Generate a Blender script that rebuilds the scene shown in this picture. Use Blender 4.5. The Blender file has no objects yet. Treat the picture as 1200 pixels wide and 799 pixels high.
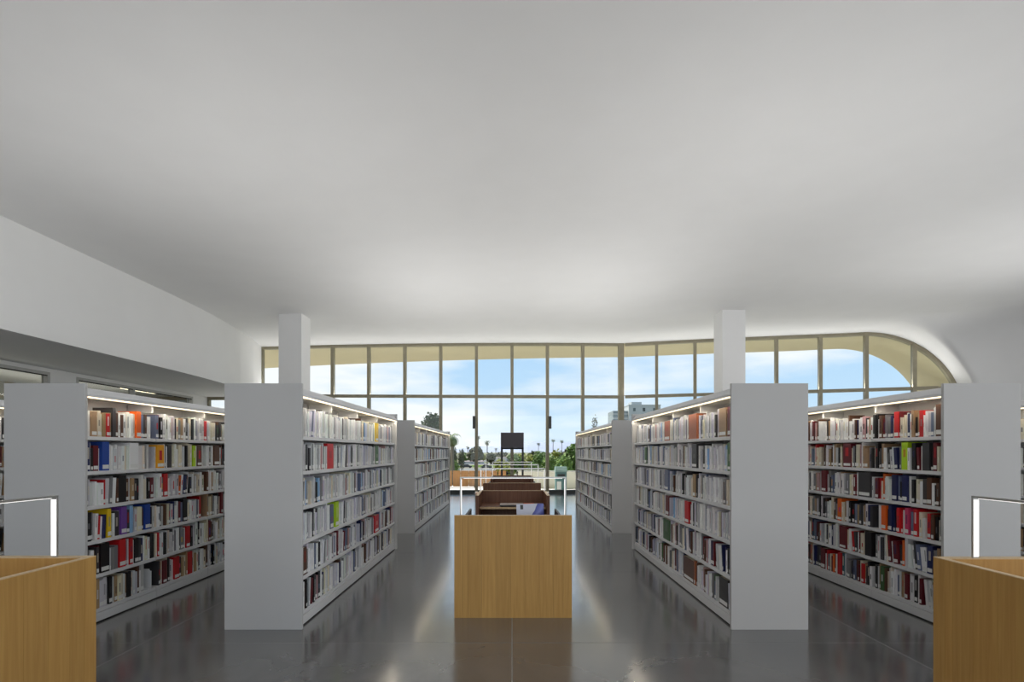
import bpy, bmesh, math, random
from mathutils import Vector, Matrix
rnd = random.Random(7)
S = bpy.context.scene
COL = S.collection
PI = math.pi

# ------------------------------------------------------------------ camera
F_PX, EYE = 605.0, 1.54
cam = bpy.data.cameras.new('camera')
cam.sensor_width = 36.0
cam.lens = F_PX / 1200.0 * 36.0
cam.shift_y = 129.5 / 1200.0
cam.clip_end = 9000
cam.clip_start = 0.05
camo = bpy.data.objects.new('camera', cam)
camo.location = (0, 0, EYE)
camo.rotation_euler = (PI / 2, 0, 0)
COL.objects.link(camo)
S.camera = camo
S.view_settings.view_transform = 'Standard'
S.view_settings.look = 'None'
S.view_settings.gamma = 1
S.view_settings.use_curve_mapping = False
S.view_settings.exposure = 0.2

# ------------------------------------------------------------------ world: blue sky with soft white cloud
W = bpy.data.worlds.new('sky')
S.world = W
W.use_nodes = True
nt = W.node_tree
for n in list(nt.nodes):
    nt.nodes.remove(n)
def nd(t, **k):
    n = nt.nodes.new(t)
    for a, b in k.items():
        setattr(n, a, b)
    return n
out = nd('ShaderNodeOutputWorld')
bg = nd('ShaderNodeBackground')
bg.inputs['Strength'].default_value = 0.95
tc = nd('ShaderNodeTexCoord')
sep = nd('ShaderNodeSeparateXYZ')
nt.links.new(tc.outputs['Generated'], sep.inputs[0])
ramp = nd('ShaderNodeValToRGB')
nt.links.new(sep.outputs['Z'], ramp.inputs[0])
e = ramp.color_ramp.elements
e[0].position = 0.0; e[0].color = (0.74, 0.85, 0.96, 1)
e[1].position = 0.9; e[1].color = (0.26, 0.48, 0.86, 1)
m = e.new(0.10); m.color = (0.54, 0.75, 0.96, 1)
m = e.new(0.25); m.color = (0.42, 0.66, 0.95, 1)
mp = nd('ShaderNodeMapping')
mp.inputs['Scale'].default_value = (1.9, 1.9, 7.5)
mp.inputs['Location'].default_value = (3.35, 0.2, 0.55)
mp.inputs['Rotation'].default_value = (0, 0.12, 0)
nt.links.new(tc.outputs['Generated'], mp.inputs[0])
ns = nd('ShaderNodeTexNoise')
ns.inputs['Scale'].default_value = 1.25
ns.inputs['Detail'].default_value = 7
ns.inputs['Roughness'].default_value = 0.52
nt.links.new(mp.outputs[0], ns.inputs['Vector'])
cr = nd('ShaderNodeValToRGB')
cr.color_ramp.elements[0].position = 0.44
cr.color_ramp.elements[1].position = 0.62
cb = nd('ShaderNodeMath', operation='MULTIPLY_ADD')      # the cloud bank thins out towards +x
cb.inputs[1].default_value = -0.22
nt.links.new(sep.outputs['X'], cb.inputs[0]); nt.links.new(ns.outputs['Fac'], cb.inputs[2])
nt.links.new(cb.outputs[0], cr.inputs[0])
mx = nd('ShaderNodeMixRGB')
mx.inputs[2].default_value = (0.97, 0.985, 1.0, 1)
nt.links.new(cr.outputs[0], mx.inputs[0])
nt.links.new(ramp.outputs[0], mx.inputs[1])
nt.links.new(mx.outputs[0], bg.inputs[0])
nt.links.new(bg.outputs[0], out.inputs[0])

# ------------------------------------------------------------------ sun and two unseen area lights added behind and beside the view
def light(name, kind, loc, rot, energy, color=(1, 1, 1), size=None, sy=None):
    l = bpy.data.lights.new(name, kind)
    l.energy = energy
    l.color = color
    if kind == 'AREA':
        l.shape = 'RECTANGLE'; l.size = size; l.size_y = sy
    o = bpy.data.objects.new(name, l)
    o.location = loc; o.rotation_euler = rot
    COL.objects.link(o)
    return o
sun = light('sun', 'SUN', (0, 0, 40), (0, 0, 0), 6.5, (1.0, 0.95, 0.87))
sun.rotation_euler = Vector((0.435, -0.435, -0.788)).to_track_quat('-Z', 'Y').to_euler()
sun.data.angle = 0.01
BACK_Y = -7.0
light('rear_fill_light', 'AREA', (2.5, BACK_Y - 0.25, 2.75), (PI / 2, 0, 0), 270, (1.0, 0.97, 0.92), 21.0, 3.9)  # added fill light, unseen, shining through the rear opening
light('side_fill_light', 'AREA', (15.7, 2.0, 2.6), (PI / 2, 0, PI / 2), 360, (1.0, 0.98, 0.95), 13.0, 3.4)  # added fill light, unseen, along the side wall
CEILING_FILL_W = {'IL': 20, 'IR': 20, 'OL': 18, 'OR': 18, 'FL': 62, 'FR': 62, 'TL': 14, 'TR': 14, 'SR': 22, 'QR': 30}  # watts of the ceiling fill lights added on the bookcase tops
CANOPY_W = 4.5
TRANSOM_FILL_W = 88.0  # watts of the fill light added on the window transom

# ------------------------------------------------------------------ materials
MATS = {}
def mat(name, col, rough=0.6, metal=0.0, var=0.0, scale=8.0, bump=0.0, bscale=60.0, spec=0.5, emit=None, estr=0.0, stretch=None):
    if name in MATS:
        return MATS[name]
    M = bpy.data.materials.new(name)
    M.use_nodes = True
    t = M.node_tree
    b = t.nodes['Principled BSDF']
    b.inputs['Base Color'].default_value = (*col, 1)
    b.inputs['Roughness'].default_value = rough
    b.inputs['Metallic'].default_value = metal
    b.inputs['Specular IOR Level'].default_value = spec
    if emit:
        b.inputs['Emission Color'].default_value = (*emit, 1)
        b.inputs['Emission Strength'].default_value = estr
    if var or bump:
        tcn = t.nodes.new('ShaderNodeTexCoord')
        mpn = t.nodes.new('ShaderNodeMapping')
        if stretch:
            mpn.inputs['Scale'].default_value = stretch
        t.links.new(tcn.outputs['Object'], mpn.inputs[0])
    if var:
        n = t.nodes.new('ShaderNodeTexNoise')
        n.inputs['Scale'].default_value = scale
        n.inputs['Detail'].default_value = 5
        t.links.new(mpn.outputs[0], n.inputs['Vector'])
        r = t.nodes.new('ShaderNodeValToRGB')
        r.color_ramp.elements[0].position = 0.3
        r.color_ramp.elements[1].position = 0.7
        r.color_ramp.elements[0].color = (*[max(0, c * (1 - var)) for c in col], 1)
        r.color_ramp.elements[1].color = (*[min(1, c * (1 + var)) for c in col], 1)
        t.links.new(n.outputs['Fac'], r.inputs[0])
        t.links.new(r.outputs[0], b.inputs['Base Color'])
    if bump:
        n2 = t.nodes.new('ShaderNodeTexNoise')
        n2.inputs['Scale'].default_value = bscale
        t.links.new(mpn.outputs[0], n2.inputs['Vector'])
        bp = t.nodes.new('ShaderNodeBump')
        bp.inputs['Strength'].default_value = bump
        bp.inputs['Distance'].default_value = 0.01
        t.links.new(n2.outputs['Fac'], bp.inputs['Height'])
        t.links.new(bp.outputs[0], b.inputs['Normal'])
    MATS[name] = M
    return M

def wood_mat(name, c1, c2, rough=0.45):
    M = bpy.data.materials.new(name)
    M.use_nodes = True
    t = M.node_tree
    b = t.nodes['Principled BSDF']
    b.inputs['Roughness'].default_value = rough
    b.inputs['Specular IOR Level'].default_value = 0.35
    tcn = t.nodes.new('ShaderNodeTexCoord')
    oi = t.nodes.new('ShaderNodeObjectInfo')
    add = t.nodes.new('ShaderNodeVectorMath'); add.operation = 'ADD'
    mul = t.nodes.new('ShaderNodeVectorMath'); mul.operation = 'SCALE'
    mul.inputs[0].default_value = (13, 7, 5)
    t.links.new(oi.outputs['Random'], mul.inputs['Scale'])
    t.links.new(tcn.outputs['Object'], add.inputs[0])
    t.links.new(mul.outputs[0], add.inputs[1])
    mpn = t.nodes.new('ShaderNodeMapping')
    mpn.inputs['Scale'].default_value = (55, 55, 2.2)
    t.links.new(add.outputs[0], mpn.inputs[0])
    n = t.nodes.new('ShaderNodeTexNoise')
    n.inputs['Scale'].default_value = 1.0
    n.inputs['Detail'].default_value = 6
    n.inputs['Distortion'].default_value = 0.4
    t.links.new(mpn.outputs[0], n.inputs['Vector'])
    r = t.nodes.new('ShaderNodeValToRGB')
    r.color_ramp.elements[0].position = 0.32; r.color_ramp.elements[0].color = (*c1, 1)
    r.color_ramp.elements[1].position = 0.72; r.color_ramp.elements[1].color = (*c2, 1)
    t.links.new(n.outputs['Fac'], r.inputs[0])
    hs = t.nodes.new('ShaderNodeHueSaturation')
    mr = t.nodes.new('ShaderNodeMapRange')
    mr.inputs['To Min'].default_value = 0.94; mr.inputs['To Max'].default_value = 1.06
    t.links.new(oi.outputs['Random'], mr.inputs[0])
    t.links.new(mr.outputs[0], hs.inputs['Value'])
    t.links.new(r.outputs[0], hs.inputs['Color'])
    t.links.new(hs.outputs[0], b.inputs['Base Color'])
    bp = t.nodes.new('ShaderNodeBump')
    bp.inputs['Strength'].default_value = 0.12; bp.inputs['Distance'].default_value = 0.004
    t.links.new(n.outputs['Fac'], bp.inputs['Height'])
    t.links.new(bp.outputs[0], b.inputs['Normal'])
    MATS[name] = M
    return M

def color_mat(name, use_object, rough=0.45):
    M = bpy.data.materials.new(name)
    M.use_nodes = True
    t = M.node_tree
    b = t.nodes['Principled BSDF']
    b.inputs['Roughness'].default_value = rough
    if use_object:
        n = t.nodes.new('ShaderNodeObjectInfo'); o = n.outputs['Color']
    else:
        n = t.nodes.new('ShaderNodeVertexColor'); n.layer_name = 'col'; o = n.outputs['Color']
    ns_ = t.nodes.new('ShaderNodeTexNoise'); ns_.inputs['Scale'].default_value = 35
    tcn = t.nodes.new('ShaderNodeTexCoord')
    t.links.new(tcn.outputs['Object'], ns_.inputs['Vector'])
    hs = t.nodes.new('ShaderNodeHueSaturation')
    mr = t.nodes.new('ShaderNodeMapRange')
    mr.inputs['To Min'].default_value = 0.88; mr.inputs['To Max'].default_value = 1.1
    t.links.new(ns_.outputs['Fac'], mr.inputs[0])
    t.links.new(mr.outputs[0], hs.inputs['Value'])
    t.links.new(o, hs.inputs['Color'])
    t.links.new(hs.outputs[0], b.inputs['Base Color'])
    MATS[name] = M
    return M

def glass_mat(name, tint=(0.96, 0.98, 0.98), refl=1.0):
    M = bpy.data.materials.new(name)
    M.use_nodes = True
    t = M.node_tree
    for n in list(t.nodes):
        t.nodes.remove(n)
    o = t.nodes.new('ShaderNodeOutputMaterial')
    mxs = t.nodes.new('ShaderNodeMixShader')
    tr = t.nodes.new('ShaderNodeBsdfTransparent'); tr.inputs[0].default_value = (*tint, 1)
    gl = t.nodes.new('ShaderNodeBsdfGlossy'); gl.inputs['Roughness'].default_value = 0.0
    # Schlick reflectance, the same on both faces of the thin pane
    g = t.nodes.new('ShaderNodeNewGeometry')
    dp = t.nodes.new('ShaderNodeVectorMath'); dp.operation = 'DOT_PRODUCT'
    t.links.new(g.outputs['Normal'], dp.inputs[0]); t.links.new(g.outputs['Incoming'], dp.inputs[1])
    ab = t.nodes.new('ShaderNodeMath'); ab.operation = 'ABSOLUTE'; t.links.new(dp.outputs['Value'], ab.inputs[0])
    om = t.nodes.new('ShaderNodeMath'); om.operation = 'SUBTRACT'; om.inputs[0].default_value = 1.0; t.links.new(ab.outputs[0], om.inputs[1])
    pw_ = t.nodes.new('ShaderNodeMath'); pw_.operation = 'POWER'; pw_.inputs[1].default_value = 5.0; t.links.new(om.outputs[0], pw_.inputs[0])
    mu = t.nodes.new('ShaderNodeMath'); mu.operation = 'MULTIPLY_ADD'; mu.inputs[1].default_value = 0.95 - 0.02 * refl; mu.inputs[2].default_value = 0.02 * refl
    t.links.new(pw_.outputs[0], mu.inputs[0])
    t.links.new(mu.outputs[0], mxs.inputs[0])
    t.links.new(tr.outputs[0], mxs.inputs[1])
    t.links.new(gl.outputs[0], mxs.inputs[2])
    t.links.new(mxs.outputs[0], o.inputs[0])
    MATS[name] = M
    return M

WHITE = mat('white_plaster', (0.80, 0.80, 0.80), 0.85, var=0.012, scale=1.5, bump=0.02, bscale=90)
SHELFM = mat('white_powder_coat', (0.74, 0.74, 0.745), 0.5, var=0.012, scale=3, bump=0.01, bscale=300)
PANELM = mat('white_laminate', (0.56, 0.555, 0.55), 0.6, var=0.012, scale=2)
DARKGAP = mat('black_recess', (0.02, 0.02, 0.02), 0.8, var=0.2, scale=20)
BRONZE = mat('bronze_frame', (0.30, 0.27, 0.19), 0.45, 0.2, var=0.08, scale=6)
DARKMET = mat('dark_grey_metal', (0.06, 0.065, 0.065), 0.45, 0.4, var=0.1, scale=10)
GREYMET = mat('grey_frame_metal', (0.48, 0.48, 0.47), 0.5, 0.2, var=0.05, scale=10)
STEEL = mat('brushed_aluminium', (0.50, 0.50, 0.49), 0.32, 0.85, var=0.05, scale=80, stretch=(1, 40, 1))
LEDW = mat('warm_led', (1, 0.95, 0.85), 0.5, emit=(1.0, 0.80, 0.50), estr=1.9, var=0.01)
LEDC = mat('white_led', (1, 1, 1), 0.5, emit=(1.0, 0.97, 0.92), estr=1.0, var=0.01)
FILLLENS = mat('fill_light_lens', (0.9, 0.9, 0.9), 0.4, var=0.01)  # lens of the fill lights added on the bookcases
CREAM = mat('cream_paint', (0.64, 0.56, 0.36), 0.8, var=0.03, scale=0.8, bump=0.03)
CREAMW = mat('cream_wall_paint', (0.88, 0.84, 0.71), 0.85, var=0.04, scale=1.5)
PAPER = mat('book_paper', (0.72, 0.68, 0.60), 0.85, var=0.08, scale=120, stretch=(30, 1, 1))
LABELM = mat('spine_label_paper', (0.82, 0.82, 0.80), 0.6, var=0.03, scale=40)
OAK = wood_mat('oak_veneer', (0.46, 0.25, 0.07), (0.55, 0.32, 0.098))
OAKIN = wood_mat('oak_inner', (0.27, 0.14, 0.055), (0.37, 0.20, 0.085))
DARKBROWN = wood_mat('dark_brown_veneer', (0.125, 0.052, 0.027), (0.19, 0.085, 0.045))  # darker brown veneer for the rear carrels of the central row
OAKLIT = wood_mat('oak_lit_edge', (0.62, 0.44, 0.24), (0.72, 0.54, 0.32))  # paler wood paints the edges as if lit
FENCE = wood_mat('fence_wood', (0.52, 0.25, 0.10), (0.68, 0.36, 0.15), 0.6)
BOOKOBJ = color_mat('book_cover', True)
BOOKATT = color_mat('book_cover_row', False)
GLASS = glass_mat('window_glass')
GLASSD = glass_mat('interior_glass', (0.8, 0.82, 0.8), 1.6)

def floor_mat():
    M = bpy.data.materials.new('polished_concrete')
    M.use_nodes = True
    t = M.node_tree
    b = t.nodes['Principled BSDF']
    tcn = t.nodes.new('ShaderNodeTexCoord')
    geo = t.nodes.new('ShaderNodeNewGeometry')
    oi = t.nodes.new('ShaderNodeObjectInfo')
    n = t.nodes.new('ShaderNodeTexNoise'); n.inputs['Scale'].default_value = 0.9; n.inputs['Detail'].default_value = 8
    n.inputs['Roughness'].default_value = 0.6; n.inputs['Distortion'].default_value = 0.6
    t.links.new(geo.outputs['Position'], n.inputs['Vector'])
    r = t.nodes.new('ShaderNodeValToRGB')
    r.color_ramp.elements[0].position = 0.3; r.color_ramp.elements[0].color = (0.09, 0.09, 0.092, 1)
    r.color_ramp.elements[1].position = 0.75; r.color_ramp.elements[1].color = (0.16, 0.158, 0.155, 1)
    t.links.new(n.outputs['Fac'], r.inputs[0])
    hs = t.nodes.new('ShaderNodeHueSaturation')
    mr = t.nodes.new('ShaderNodeMapRange'); mr.inputs['To Min'].default_value = 0.92; mr.inputs['To Max'].default_value = 1.08
    t.links.new(oi.outputs['Random'], mr.inputs[0]); t.links.new(mr.outputs[0], hs.inputs['Value'])
    t.links.new(r.outputs[0], hs.inputs['Color']); t.links.new(hs.outputs[0], b.inputs['Base Color'])
    mr2 = t.nodes.new('ShaderNodeMapRange'); mr2.inputs['To Min'].default_value = 0.12; mr2.inputs['To Max'].default_value = 0.19
    n3 = t.nodes.new('ShaderNodeTexNoise'); n3.inputs['Scale'].default_value = 0.5; n3.inputs['Detail'].default_value = 1
    t.links.new(geo.outputs['Position'], n3.inputs['Vector'])
    t.links.new(n3.outputs['Fac'], mr2.inputs[0]); t.links.new(mr2.outputs[0], b.inputs['Roughness'])
    b.inputs['Specular IOR Level'].default_value = 0.9
    b.inputs['Coat Weight'].default_value = 0.7; b.inputs['Coat Roughness'].default_value = 0.17; b.inputs['Coat IOR'].default_value = 1.5
    return M
FLOORM = floor_mat()
JOINT = mat('floor_joint', (0.42, 0.42, 0.41), 0.8, var=0.1, scale=10)

# ------------------------------------------------------------------ mesh helpers
def obj(name, me, parent=None, loc=None):
    o = bpy.data.objects.new(name, me)
    COL.objects.link(o)
    if parent is not None:
        o.parent = parent
    if loc is not None:
        o.location = loc
    return o
def mesh_of(bm, name, m, smooth=False):
    me = bpy.data.meshes.new(name)
    bm.normal_update()
    bm.to_mesh(me); bm.free()
    if m is not None:
        me.materials.append(m)
    if smooth:
        for p in me.polygons:
            p.use_smooth = True
    return me
def bbox(bm, x0, x1, y0, y1, z0, z1):
    v = [bm.verts.new(p) for p in ((x0, y0, z0), (x1, y0, z0), (x1, y1, z0), (x0, y1, z0), (x0, y0, z1), (x1, y0, z1), (x1, y1, z1), (x0, y1, z1))]
    for f in ((0, 3, 2, 1), (4, 5, 6, 7), (0, 1, 5, 4), (1, 2, 6, 5), (2, 3, 7, 6), (3, 0, 4, 7)):
        bm.faces.new([v[i] for i in f])
def box_me(name, m, x0, x1, y0, y1, z0, z1, bev=0.0):
    bm = bmesh.new()
    bbox(bm, x0, x1, y0, y1, z0, z1)
    if bev:
        bmesh.ops.bevel(bm, geom=list(bm.edges), offset=bev, segments=2, affect='EDGES', profile=0.6)
    return mesh_of(bm, name, m)
def box(name, m, b, parent=None, bev=0.0):
    return obj(name, box_me(name, m, *b, bev=bev), parent)
def prism_bm(bm, pts, z0, z1):
    lo = [bm.verts.new((x, y, z0)) for x, y in pts]
    hi = [bm.verts.new((x, y, z1)) for x, y in pts]
    bm.faces.new(lo[::-1]); bm.faces.new(hi)
    n = len(pts)
    for i in range(n):
        bm.faces.new((lo[i], lo[(i + 1) % n], hi[(i + 1) % n], hi[i]))
def prism(name, m, pts, z0, z1, parent=None):
    bm = bmesh.new(); prism_bm(bm, pts, z0, z1)
    bmesh.ops.recalc_face_normals(bm, faces=bm.faces)
    return obj(name, mesh_of(bm, name, m), parent)
def empty(name, loc=(0, 0, 0), rz=0.0, parent=None):
    o = bpy.data.objects.new(name, None)
    COL.objects.link(o)
    o.location = loc; o.rotation_euler = (0, 0, rz)
    o.empty_display_size = 0.2
    if parent: o.parent = parent
    return o
def tag(o, label, cat=None, group=None, kind=None):
    if label: o['label'] = label
    if cat: o['category'] = cat
    if group: o['group'] = group
    if kind: o['kind'] = kind
    return o
def struct(o, label=None):
    o['kind'] = 'structure'
    if label: o['label'] = label
    return o
def bar_bm(bm, p, q, w, h=None):
    """square bar from p to q"""
    p, q = Vector(p), Vector(q)
    h = h or w
    d = (q - p).normalized()
    up = Vector((0, 0, 1)) if abs(d.z) < 0.95 else Vector((0, 1, 0))
    a = d.cross(up).normalized() * (w / 2)
    b = a.cross(d).normalized() * (h / 2)
    vs = [bm.verts.new(c + s * a + t * b) for c in (p, q) for s, t in ((-1, -1), (1, -1), (1, 1), (-1, 1))]
    for f in ((0, 1, 2, 3), (7, 6, 5, 4), (0, 4, 5, 1), (1, 5, 6, 2), (2, 6, 7, 3), (3, 7, 4, 0)):
        bm.faces.new([vs[i] for i in f])
def bar(name, m, p, q, w, h=None, parent=None):
    bm = bmesh.new(); bar_bm(bm, p, q, w, h)
    bmesh.ops.recalc_face_normals(bm, faces=bm.faces)
    return obj(name, mesh_of(bm, name, m), parent)
def tube_bm(bm, pts, rads, seg=8):
    rings = []
    for i, p in enumerate(pts):
        p = Vector(p)
        d = (Vector(pts[min(i + 1, len(pts) - 1)]) - Vector(pts[max(i - 1, 0)])).normalized()
        up = Vector((0, 1, 0)) if abs(d.y) < 0.9 else Vector((1, 0, 0))
        a = d.cross(up).normalized(); b = d.cross(a)
        rings.append([bm.verts.new(p + (a * math.cos(2 * PI * k / seg) + b * math.sin(2 * PI * k / seg)) * rads[i]) for k in range(seg)])
    for r0, r1 in zip(rings, rings[1:]):
        for k in range(seg):
            bm.faces.new((r0[k], r0[(k + 1) % seg], r1[(k + 1) % seg], r1[k]))
    bm.faces.new(rings[0][::-1]); bm.faces.new(rings[-1])

# ================================================================== THE SETTING
# facade plan: W_L .. bend O (skewed window line), then the angled section with the arched end
WL = Vector((-9.10, 18.8)); O2 = Vector((4.05, 19.2))
DIR = Vector((0.961, -0.2765)).normalized(); NRM = Vector((-DIR.y, DIR.x))
ARC_C, ARC_R, ZTOP = 7.75, 2.84, 5.46
REV, FIL = 0.95, 1.35
S_END = 13.0
def fac(s, n=0.0):
    p = O2 + DIR * s + NRM * n
    return (p.x, p.y)
def zc(x):
    z = 5.55 - 0.00146 * (x - 3) ** 2
    return max(ZTOP, z) if x > 3 else z
def wy(x):
    return WL.y + (O2.y - WL.y) * (x - WL.x) / (O2.x - WL.x)
PATH = [(-8.28, BACK_Y), (-8.28, 12.6), (-8.32, 13.8), (-8.42, 15.0), (-8.58, 16.3), (-8.82, 17.6), (-9.10, 18.8)]
XL, XR = -11.1, fac(S_END, -REV)[0]

# floor: joint bed with large slabs
flo = box('floor', JOINT, (-14.5, 17.5, BACK_Y, 19.6, -0.10, -0.0015))
struct(flo, 'polished dark grey concrete floor in large slabs')
SX, SY = 2.97, 1.225
slab_me = box_me('floor_slab', FLOORM, 0.0035, SX - 0.0035, 0.0035, SY - 0.0035, -0.006, 0.0)
for i in range(-4, 6):
    for j in range(-9, 12):
        x0, y0 = i * SX, 4.16 + j * SY
        if x0 > 17 or y0 + SY > 19.6 or y0 < BACK_Y - 0.1 or x0 < -12: continue
        obj('floor_slab', slab_me, flo, (x0, y0, 0))
for i in range(-4, 6):
    x0 = i * SX
    y0 = 4.16 + 12 * SY
    box('floor_slab', FLOORM, (x0 + .0035, x0 + SX - .0035, y0 + 0.0035, 19.6, -0.006, 0.0), flo) if y0 < 19.5 else None

# ceiling: one gently vaulted sheet, its right end rolling down into the arched wall
bm = bmesh.new()
P2 = fac(ARC_C, -(REV + FIL)); P3 = fac(S_END, -(REV + FIL))
outline = [(-9.6, BACK_Y), (XR, BACK_Y), (XR, P3[1]), P3, P2, fac(ARC_C), tuple(O2), tuple(WL), (-9.6, WL.y)]
f = bm.faces.new([bm.verts.new((x, y, 0)) for x, y in outline])
for k in range(-9, 17):
    bmesh.ops.bisect_plane(bm, geom=list(bm.verts) + list(bm.edges) + list(bm.faces), plane_co=(k, 0, 0), plane_no=(1, 0, 0))
for v in bm.verts:
    v.co.z = zc(v.co.x)
for f in bm.faces:
    f.normal_update()
    if f.normal.z > 0: f.normal_flip()
# roof side so that no light leaks: thickness upwards
g = bmesh.ops.extrude_face_region(bm, geom=list(bm.faces))
for v in [x for x in g['geom'] if isinstance(x, bmesh.types.BMVert)]:
    v.co.z += 0.45
bmesh.ops.recalc_face_normals(bm, faces=bm.faces)
struct(obj('ceiling', mesh_of(bm, 'ceiling', WHITE)), 'smooth pale grey gently vaulted ceiling')

# right facade wall with arched opening, fillet to the ceiling and deep reveal
def nfil(z):
    h = z - (ZTOP - FIL)
    if h <= 0: return -REV
    h = min(h, FIL)
    return -REV - (FIL - math.sqrt(max(0, FIL * FIL - h * h)))
def sarc(z):
    h = z - (ZTOP - ARC_R)
    if h <= 0: return ARC_C + ARC_R
    return ARC_C + math.sqrt(max(0, ARC_R ** 2 - h * h))
bm = bmesh.new()
zs = [0, 1.2, ZTOP - ARC_R] + [ZTOP - ARC_R + ARC_R * math.sin(PI / 2 * k / 40) for k in range(1, 41)]
rows_w, rows_g = [], []
for z in zs:
    s0 = sarc(z); n0 = nfil(z)
    rows_w.append([bm.verts.new((*fac(s0 + (S_END - s0) * k / 12, n0), z)) for k in range(13)])
    rows_g.append([bm.verts.new((*fac(s0, n0 * (1 - k / 6)), z)) for k in range(7)])
for R in (rows_w, rows_g):
    for a, b in zip(R, R[1:]):
        for k in range(len(a) - 1):
            bm.faces.new((a[k], a[k + 1], b[k + 1], b[k]))
bmesh.ops.remove_doubles(bm, verts=bm.verts, dist=0.0005)
bmesh.ops.recalc_face_normals(bm, faces=bm.faces)
wf = obj('wall_front', mesh_of(bm, 'wall_front', WHITE, True))
struct(wf, 'white curved wall around the arched end of the window')
bm = bmesh.new()
bbox(bm, XR, XR + 0.25, BACK_Y, 16.6, -0.05, 0.9); bbox(bm, XR, XR + 0.25, BACK_Y, 16.6, 4.3, 5.9)
bbox(bm, XR, XR + 0.25, BACK_Y, -4.5, 0.9, 4.3); bbox(bm, XR, XR + 0.25, 8.5, 16.6, 0.9, 4.3)
struct(obj('wall_right', mesh_of(bm, 'wall_right', WHITE)), 'white side wall with an opening added for fill light')

# left: dropped soffit block, wall with strip windows, adjoining room
soff = prism('ceiling_soffit', WHITE, PATH + [(-9.6, 18.8), (-14.5, 18.8), (-14.5, BACK_Y)], 3.53, 5.75)
struct(soff, 'deep white dropped soffit along the strip windows')
WIN3 = [(-3.0, 4.0), (4.8, 12.4), (13.15, 17.95)]
bm = bmesh.new()
yp = BACK_Y
ZS, ZH = 1.0, 3.44
for a, b in WIN3 + [(18.8, 18.8)]:
    bbox(bm, XL - 0.2, XL, yp, a, 0, 3.53)
    if b > a:
        bbox(bm, XL - 0.2, XL, a, b, 0, ZS)
        bbox(bm, XL - 0.2, XL, a, b, ZH, 3.53)
    yp = b
struct(obj('wall_left', mesh_of(bm, 'wall_left', WHITE)), 'white wall with long strip windows under the soffit')
ROOM2 = mat('office_wall', (0.42, 0.37, 0.29), 0.8, var=0.1, scale=1)
bm = bmesh.new()
bbox(bm, -14.6, -14.4, BACK_Y, 18.8, 0, 3.53)
bbox(bm, -14.5, XL - 0.2, BACK_Y - .2, BACK_Y, 0, 3.53)
bbox(bm, -14.5, XL - 0.2, 18.8, 19.0, 0, 3.53)
struct(obj('wall_office', mesh_of(bm, 'wall_office', ROOM2)), 'brown walls of the room behind the strip windows')
for k, (a, b) in enumerate(WIN3):
    wroot = struct(empty('window_%d' % (k + 3), (XL - 0.1, a, ZS)))
    mid = (b - a) * (0.42 if k == 2 else 0.5)
    H = ZH - ZS
    for nm, bb in (('frame_rail', (-0.04, 0.11, 0, b - a, H - 0.07, H)), ('frame_rail', (-0.04, 0.11, 0, b - a, 0, 0.07)),
                   ('frame_stile', (-0.04, 0.11, 0, 0.07, 0.07, H - 0.07)), ('frame_stile', (-0.04, 0.11, b - a - 0.07, b - a, 0.07, H - 0.07)),
                   ('mullion', (-0.04, 0.10, mid - 0.05, mid + 0.05, 0.07, H - 0.07))):
        box(nm, GREYMET, bb, wroot)
    for bb in ((0.102, 0.106, 0.07, mid - .05, H - 0.10, H - 0.07), (0.102, 0.106, mid + .05, b - a - .07, H - 0.10, H - 0.07)):
        box('gasket', DARKGAP, bb, wroot)
    for c, d in ((0.07, mid - 0.05), (mid + 0.05, b - a - 0.07)):
        box('pane', GLASSD, (0.0, 0.012, c, d, 0.07, H - 0.07), wroot)
lt = empty('ceiling_lamp', (-12.0, 16.6, 3.53))
tag(lt, 'linear ceiling lamp glowing behind the strip window', 'ceiling lamp')
box('housing', GREYMET, (-0.06, 0.06, -0.75, 0.75, -0.03, 0), lt)
box('lens', mat('lamp_lens', (1, 1, 1), emit=(1, 0.85, 0.6), estr=4.0, var=0.01), (-0.05, 0.05, -0.73, 0.73, -0.05, -0.03), lt)
pl = empty('added_pendant', (-12.6, 9.0, 2.2))  # unseen pendant added to brighten the ceiling behind the strip windows
tag(pl, 'long pendant fill light added in the room behind the strip windows', 'fill light')
box('housing', GREYMET, (-0.32, 0.32, -8.1, 8.1, -0.06, 0.0), pl)
for y_ in (-6, 0, 6):
    box('hanger', GREYMET, (-0.33, -0.325, y_ - 0.01, y_ + 0.01, -0.06, 1.33), pl)
lo_ = light('office_fill_light', 'AREA', (-12.6, 9.0, 2.205), (PI, 0, 0), 70, (1, 0.95, 0.86), 0.6, 16.0)  # fill light of the added pendant
# glazed end between the soffit wall and the main window
we = struct(empty('window_6', (XL, 18.86, 0)))
box('sill_panel', WHITE, (0, 1.98, -0.06, 0.1, 0, 0.12), we)
box('frame_rail', BRONZE, (0, 1.98, -0.06, 0.06, 3.42, 3.53), we)
for x in (0.0, 0.95, 1.90):
    box('mullion', BRONZE, (x, x + 0.08, -0.06, 0.06, 0.12, 3.42), we)
for x in (0.08, 1.03):
    box('pane', GLASS, (x, x + 0.87, -0.006, 0.006, 0.12, 3.42), we)
# rear wall with a long opening added for the fill light
bm = bmesh.new()
bbox(bm, -14.5, XR + .25, BACK_Y - 0.2, BACK_Y, 0, 0.8)
bbox(bm, -14.5, XR + .25, BACK_Y - 0.2, BACK_Y, 4.7, 6.0)
bbox(bm, -14.5, -8.0, BACK_Y - 0.2, BACK_Y, 0.8, 4.7)
bbox(bm, 13.0, XR + .25, BACK_Y - 0.2, BACK_Y, 0.8, 4.7)
struct(obj('wall_back', mesh_of(bm, 'wall_back', WHITE)), 'white rear wall with an opening added for fill light')

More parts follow.
